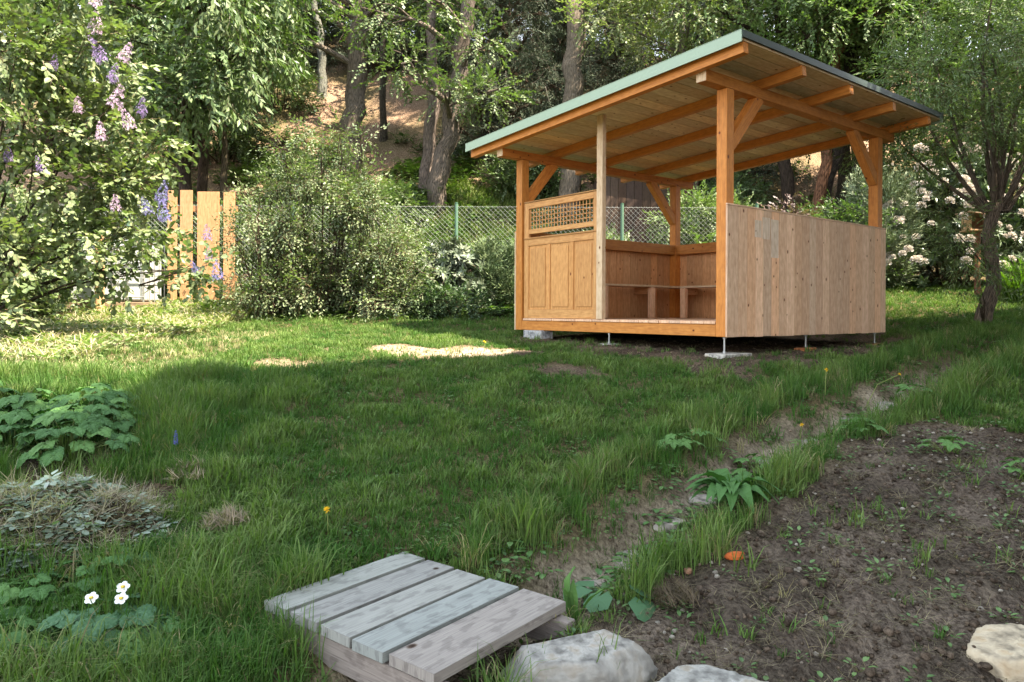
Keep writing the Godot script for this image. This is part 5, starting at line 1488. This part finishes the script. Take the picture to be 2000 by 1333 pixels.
func shrubs() -> void:
	for t in [[-3.0, 11.6, "tall airy shrub with small leaves in the middle before the fence", [[-0.3, 0.7, 0.34], [0.25, 1.0, 0.34], [-0.45, 1.35, 0.3], [0.1, 1.7, 0.32], [0.5, 1.6, 0.26], [-0.3, 2.1, 0.28], [0.2, 2.35, 0.26], [-0.05, 2.7, 0.18], [0.55, 2.15, 0.18], [-0.75, 1.85, 0.18], [0.75, 1.15, 0.24], [-0.7, 0.9, 0.24], [0.0, 0.35, 0.35], [0.6, 0.45, 0.3], [-0.6, 0.35, 0.28], [-0.55, 2.5, 0.13], [0.45, 2.75, 0.12]]], [-3.85, 11.3, "loose low shrub beside the right plank of the gate", [[0.0, 0.4, 0.3], [0.3, 0.9, 0.28], [-0.2, 1.1, 0.2], [0.15, 1.45, 0.22], [0.45, 0.35, 0.3], [-0.3, 0.4, 0.22], [0.1, 1.85, 0.16], [0.4, 1.5, 0.18]]], [-2.1, 11.4, "loose pale shrub left of the middle fence post", [[0.0, 0.4, 0.34], [-0.3, 0.9, 0.3], [0.25, 0.85, 0.26], [0.0, 1.3, 0.24], [-0.35, 1.5, 0.22], [0.4, 0.35, 0.3], [0.35, 1.2, 0.16], [-0.15, 1.8, 0.16], [0.6, 0.6, 0.2]]]]:
		var lobes := []
		for e in t[3]:
			for s in [0.38, -0.12]: lobes.append([Vector3(e[0] + rng.randf_range(-0.12, 0.12), e[1] + rng.randf_range(-0.12, 0.12), s + rng.randf_range(-0.15, 0.15)), Vector3(e[2], e[2] * 0.65, e[2]) * rng.randf_range(0.75, 1.25), int(1050 * (e[2] as float) * (e[2] as float))])
		bush("leafy_shrub", t[2], "shrub", "loose shrubs before the fence", W(t[0], t[1]), lobes, "small", M.leaf, Color(0.065, 0.12, 0.035), Color(0.2, 0.25, 0.1), 1.2, 0.1, 0.2, Color(0.24, 0.18, 0.12))
	bush("rhododendron", "rhododendron with long grey-green leaves below the middle fence post", "shrub", "", W(-1.05, 11.95), dome(Vector3(0.55, 0.95, 0.4), 14, 60, 0.26), "laurel", M.gloss, Color(0.07, 0.11, 0.06), Color(0.14, 0.18, 0.11), 1.0, 0.0, 0.0)
	bush("low_shrub", "dark low shrub at the lawn edge below the rhododendron", "shrub", "", W(-1.0, 11.25), dome(Vector3(0.62, 0.3, 0.25), 8, 90, 0.22), "broad", M.leaf, Color(0.035, 0.085, 0.025), Color(0.06, 0.12, 0.035), 0.55)
	bush("young_conifer", "young green conifer between the rhododendron and the door panel", "shrub", "", W(-0.3, 12.1), dome(Vector3(0.4, 0.9, 0.3), 10, 60, 0.22), "thuja", M.needle, Color(0.05, 0.1, 0.03), Color(0.11, 0.17, 0.05), 1.0)
	bush("leafy_shrub", "small-leaved shrub between the big shrub and the rhododendron", "shrub", "", W(-1.95, 12.1), dome(Vector3(0.5, 1.1, 0.35), 10, 130, 0.3), "small", M.leaf, Color(0.11, 0.17, 0.06), Color(0.2, 0.25, 0.11), 1.1)
	bush("leafy_shrub", "sunny shrub seen through the shelter beside its corner post", "shrub", "", W(3.55, 13.4), dome(Vector3(0.9, 1.7, 0.5), 16, 150, 0.36), "bright", M.leaf, Color(0.09, 0.17, 0.035), Color(0.18, 0.27, 0.08), 0.75)
	bush("leafy_shrub", "shrub seen through the shelter below the chain-link fence", "shrub", "", W(1.6, 13.5), dome(Vector3(1.2, 0.7, 0.4), 12, 110, 0.3), "bright", M.leaf, Color(0.08, 0.15, 0.035), Color(0.17, 0.25, 0.08), 0.7)
	bush("smoke_bush", "purple-leaved shrub seen above the boarded wall", "shrub", "", W(4.95, 13.3), dome(Vector3(0.8, 1.5, 0.5), 12, 120, 0.35), "broad", M.leaf, Color(0.09, 0.05, 0.05), Color(0.2, 0.12, 0.12), 0.7)
	bush("leafy_shrub", "dark green shrub above the far end of the boarded wall", "shrub", "", W(6.1, 13.4), dome(Vector3(0.8, 1.3, 0.5), 14, 150, 0.35), "small", M.leaf, Color(0.05, 0.11, 0.025), Color(0.11, 0.19, 0.05), 1.3)
	bush("juniper_bush", "pale feathery juniper between the shelter and the white blossom", "shrub", "", W(6.75, 13.3), dome(Vector3(0.42, 1.9, 0.4), 18, 80, 0.28), "thuja", M.needle, Color(0.12, 0.18, 0.08), Color(0.22, 0.28, 0.15), 1.2, 0.35)
	var rh := bush("rhododendron", "big rhododendron covered in white blossom behind the garden tree", "shrub", "", W(8.25, 13.5), dome(Vector3(1.7, 2.2, 0.7), 30, 45, 0.4), "laurel", M.gloss, Color(0.045, 0.085, 0.03), Color(0.08, 0.13, 0.045), 1.1)
	var wm := tinted("white_blossom", Color(0.62, 0.57, 0.5))
	for k in 140:
		var a := rng.randf_range(PI * 0.02, PI * 0.98)
		var f := rng.randf_range(0.05, 1.0)
		var rr := sqrt(1.0 - f * f * 0.75)
		var d := Vector3(cos(a) * rr * 1.95 * rng.randf_range(0.8, 1.05), f * 2.35 + 0.12, sin(a) * rr * 1.3 + 0.1)
		var mi := MeshInstance3D.new()
		mi.name = "blossom"
		mi.mesh = sprays("truss", k % 3)
		mi.material_override = wm
		mi.transform = Transform3D(Basis(Vector3(d.z, 0.0, -d.x).normalized(), 0.9) * rng.randf_range(0.05, 0.1), d)
		rh.add_child(mi, true)
	var og := thing("fountain_grass", "clump of arching green grass at the right edge by the lawn", "ornamental grass", W(8.35, 11.6))
	var xf := []
	var cl := PackedColorArray()
	for k in 60:
		xf.append(Transform3D(Basis(Vector3.UP, rng.randf() * TAU).scaled(Vector3(0.75, rng.randf_range(0.6, 0.95), 0.75)), Vector3(rng.randfn(0, 0.1), 0, rng.randfn(0, 0.08))))
		cl.append(Color(0.09, 0.17, 0.03).lerp(Color(0.17, 0.24, 0.06), rng.randf()))
	copies(og, "blades", sprays("long", 1), M.grass, xf, cl)
	# undergrowth on the bank
	for t in [[-5.4, 14.2, 1.0, "bush behind the plank gate on the bank"], [-3.1, 14.6, 0.9, "bush on the bank above the big shrub"], [-7.6, 13.9, 1.1, "bush on the bank behind the white tank"], [0.5, 17.0, 1.0, "bush on the bank below the dark spruce"], [4.6, 15.6, 1.0, "bush on the bank behind the purple shrub"], [-4.8, 16.2, 0.9, "bush on the bank below the litter slope"], [-2.6, 15.4, 0.6, "bush on the bank beside the shorter trunk"], [-7.2, 18.0, 1.4, "bush on the slope behind the cherry"], [-7.0, 21.5, 1.3, "bush high on the slope by the pale trunk"]]:
		bush("bank_bush", t[3], "shrub", "bushes on the bank", W(t[0], t[1]), dome(Vector3(1.0, 1.0, 0.7) * (t[2] as float), 12, 100, 0.36), "broad", M.leaf, Color(0.06, 0.12, 0.03), Color(0.14, 0.21, 0.06), 0.8)
	for t in [[-8.6, 11.6, "shrub filling the corner left of the white tank"], [-7.4, 10.4, "shrub under the lilac at the left edge"]]:
		bush("leafy_shrub", t[2], "shrub", "", W(t[0], t[1]), dome(Vector3(1.0, 1.6, 0.8), 14, 130, 0.4), "broad", M.leaf, Color(0.07, 0.13, 0.03), Color(0.15, 0.22, 0.06), 0.8)
	var bank := func() -> Vector2:
		var p := Vector2(rng.randf_range(-10.0, 8.0), 12.75 + 7.0 * pow(rng.randf(), 1.4))
		return p if noise.get_noise_2d(p.x * 22.0, p.y * 22.0) > -0.12 + 0.03 * (p.y - 13.0) and (p.x < 3.4 or p.y > 14.0) else Vector2.INF
	scatter("bank_ferns", "ferns and low leaves covering the foot of the bank", "undergrowth", sprays("fern", 0), M.leaf, 2600, bank, Color(0.07, 0.14, 0.03), Color(0.16, 0.23, 0.07), 0.8, 1.7, true)
	scatter("bank_weeds", "leafy weeds covering the foot of the bank", "undergrowth", sprays("weed", 0), M.leaf, 4200, bank, Color(0.07, 0.13, 0.035), Color(0.18, 0.24, 0.09), 1.2, 2.8, true)
	scatter("bank_grass", "long grass growing on the open part of the bank", "undergrowth", sprays("grass", 0), M.grass, 7000, func() -> Vector2: return Vector2(rng.randf_range(-4.0, 4.0), rng.randf_range(12.8, 17.0)), Color(0.1, 0.16, 0.04), Color(0.24, 0.25, 0.1), 0.12, 0.3, true)
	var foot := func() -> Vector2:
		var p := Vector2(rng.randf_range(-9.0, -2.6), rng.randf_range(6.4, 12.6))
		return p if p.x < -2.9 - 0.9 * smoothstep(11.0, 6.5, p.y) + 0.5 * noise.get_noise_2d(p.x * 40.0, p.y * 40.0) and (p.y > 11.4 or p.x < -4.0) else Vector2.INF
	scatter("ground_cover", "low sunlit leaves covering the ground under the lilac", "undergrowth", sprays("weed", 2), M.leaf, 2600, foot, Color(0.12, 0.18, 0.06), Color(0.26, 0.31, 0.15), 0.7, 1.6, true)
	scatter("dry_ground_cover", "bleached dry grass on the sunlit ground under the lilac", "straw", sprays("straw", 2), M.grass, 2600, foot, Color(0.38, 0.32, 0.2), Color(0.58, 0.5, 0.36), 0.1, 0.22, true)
	scatter("hedge_foot_weeds", "green weeds along the foot of the shrubs and fence", "undergrowth", sprays("weed", 1), M.leaf, 1500, func() -> Vector2: return Vector2(rng.randf_range(-5.0, 0.2), rng.randfn(12.0, 0.35)), Color(0.07, 0.14, 0.03), Color(0.18, 0.25, 0.08), 0.8, 2.0, true)

const HOUSE_H := 12.9

func _ready() -> void:
	rng.seed = 7
	noise.noise_type = FastNoiseLite.TYPE_SIMPLEX
	noise.frequency = 0.03
	noise.fractal_octaves = 3
	noise.seed = 3
	# camera, sky, sun, exposure
	var cam := Camera3D.new()
	cam.name = "camera"
	cam.near = 0.1
	cam.far = 400.0
	cam.projection = Camera3D.PROJECTION_FRUSTUM
	cam.size = 0.1 * 1333.0 / 1413.0
	cam.frustum_offset = Vector2(0, -0.1 * 57.85 / 1413.0)
	cam.position = Vector3(0, EYE, 0)
	cam.rotation_degrees = Vector3(0, 0, 0.25)
	add_child(cam)
	cam.current = true
	var env := Environment.new()
	var sky := Sky.new()
	var sm := ProceduralSkyMaterial.new()
	sm.sky_top_color = Color(0.76, 0.81, 0.88)
	sm.sky_horizon_color = Color(0.94, 0.94, 0.93)
	sm.ground_horizon_color = Color(0.4, 0.42, 0.36)
	sm.ground_bottom_color = Color(0.2, 0.2, 0.16)
	sm.sky_curve = 0.2
	sm.energy_multiplier = 0.95
	sky.sky_material = sm
	env.background_mode = Environment.BG_SKY
	env.sky = sky
	env.background_energy_multiplier = 1.0
	env.tonemap_mode = Environment.TONE_MAPPER_LINEAR
	env.tonemap_exposure = 5.4
	env.sdfgi_enabled = true
	env.ssao_enabled = true
	env.ssil_enabled = true
	var we := WorldEnvironment.new()
	we.name = "world_environment"
	we.environment = env
	add_child(we)
	var sun := DirectionalLight3D.new()
	sun.name = "sun"
	sun.light_energy = 1.6
	sun.light_color = Color(1.0, 0.95, 0.86)
	sun.light_angular_distance = 0.5
	sun.shadow_enabled = true
	add_child(sun)
	sun.look_at_from_position(Vector3.ZERO, Vector3(-0.86, -1.6, -0.5))
	make_materials()
	terrain()
	house()
	gazebo()
	fence()
	gate()
	tank()
	shed()
	bird_table()
	woods()
	shade_trees()
	right_tree()
	lilac()
	shrubs()
	footbridge()
	rock("limestone_block", "broad pale limestone block beside the footbridge", Vector3(0.21, 0.16, -2.38), Vector3(0.31, 0.16, 0.19), 0.45, 21, Color(0.31, 0.305, 0.285))
	rock("limestone_block", "pale stone cut off by the bottom edge left of the broad block", Vector3(-0.07, 0.1, -2.13), Vector3(0.12, 0.12, 0.12), 0.2, 22, Color(0.3, 0.29, 0.27))
	rock("limestone_block", "pale stone at the bottom edge of the garden bed", Vector3(0.64, 0.1, -2.27), Vector3(0.25, 0.15, 0.15), -0.1, 23, Color(0.32, 0.315, 0.295))
	rock("limestone_block", "cream stone at the right edge of the garden bed", Vector3(1.73, 0.13, -2.46), Vector3(0.2, 0.2, 0.19), 0.3, 24, Color(0.44, 0.38, 0.28))
	rock("sandstone_block", "reddish brown stone in the bottom right corner", Vector3(1.7, 0.06, -2.25), Vector3(0.13, 0.16, 0.12), 0.8, 25, Color(0.3, 0.17, 0.12))
	rock("brick_fragment", "bright orange brick fragment on the garden bed", W(0.97, 3.12, 0.02), Vector3(0.055, 0.022, 0.026), 0.2, 26, Color(0.62, 0.16, 0.05))
	rock("pebble_stone", "round orange-brown pebble on the garden bed", W(0.91, 2.8, 0.006), Vector3(0.017, 0.015, 0.015), 0.2, 27, Color(0.5, 0.24, 0.12))
	rock("pebble_stone", "rusty pebble next to the small dry clod", W(0.74, 3.02, 0.004), Vector3(0.025, 0.014, 0.018), 0.9, 28, Color(0.35, 0.2, 0.13))
	rock("pebble_stone", "white elongated pebble on the garden bed", W(1.27, 2.72, 0.004), Vector3(0.018, 0.008, 0.007), 2.4, 29, Color(0.7, 0.7, 0.66))
	var slab := 0
	for f in [[0.33, 3.15, 0.12, "sunk flat stone in the ditch nearest the footbridge"], [0.56, 3.42, 0.15, "broad flat stone in the ditch behind the footbridge"], [0.82, 3.72, 0.12, "flat stone in the ditch in front of the dock plant"], [1.08, 3.98, 0.14, "flat stone in the ditch just behind the dock plant"], [1.32, 4.27, 0.15, "grey flat stone in the ditch beyond the dock plant"], [1.62, 4.58, 0.12, "small flat stone in the middle of the ditch"], [2.05, 4.97, 0.13, "flat stone in the ditch before its bend"], [2.5, 5.34, 0.12, "muddy flat stone at the bend of the ditch"], [2.95, 5.68, 0.16, "pale flat stone lying past the ditch bend"]]:
		rock("flat_stone", f[3], W(f[0], f[1], 0.012), Vector3(f[2] as float, 0.05, (f[2] as float) * 0.66), 0.75 + 0.3 * sin(slab * 2.0), 40 + slab, Color(0.3, 0.27, 0.235))
		slab += 1
	plants()
	grass()
	small_stuff()
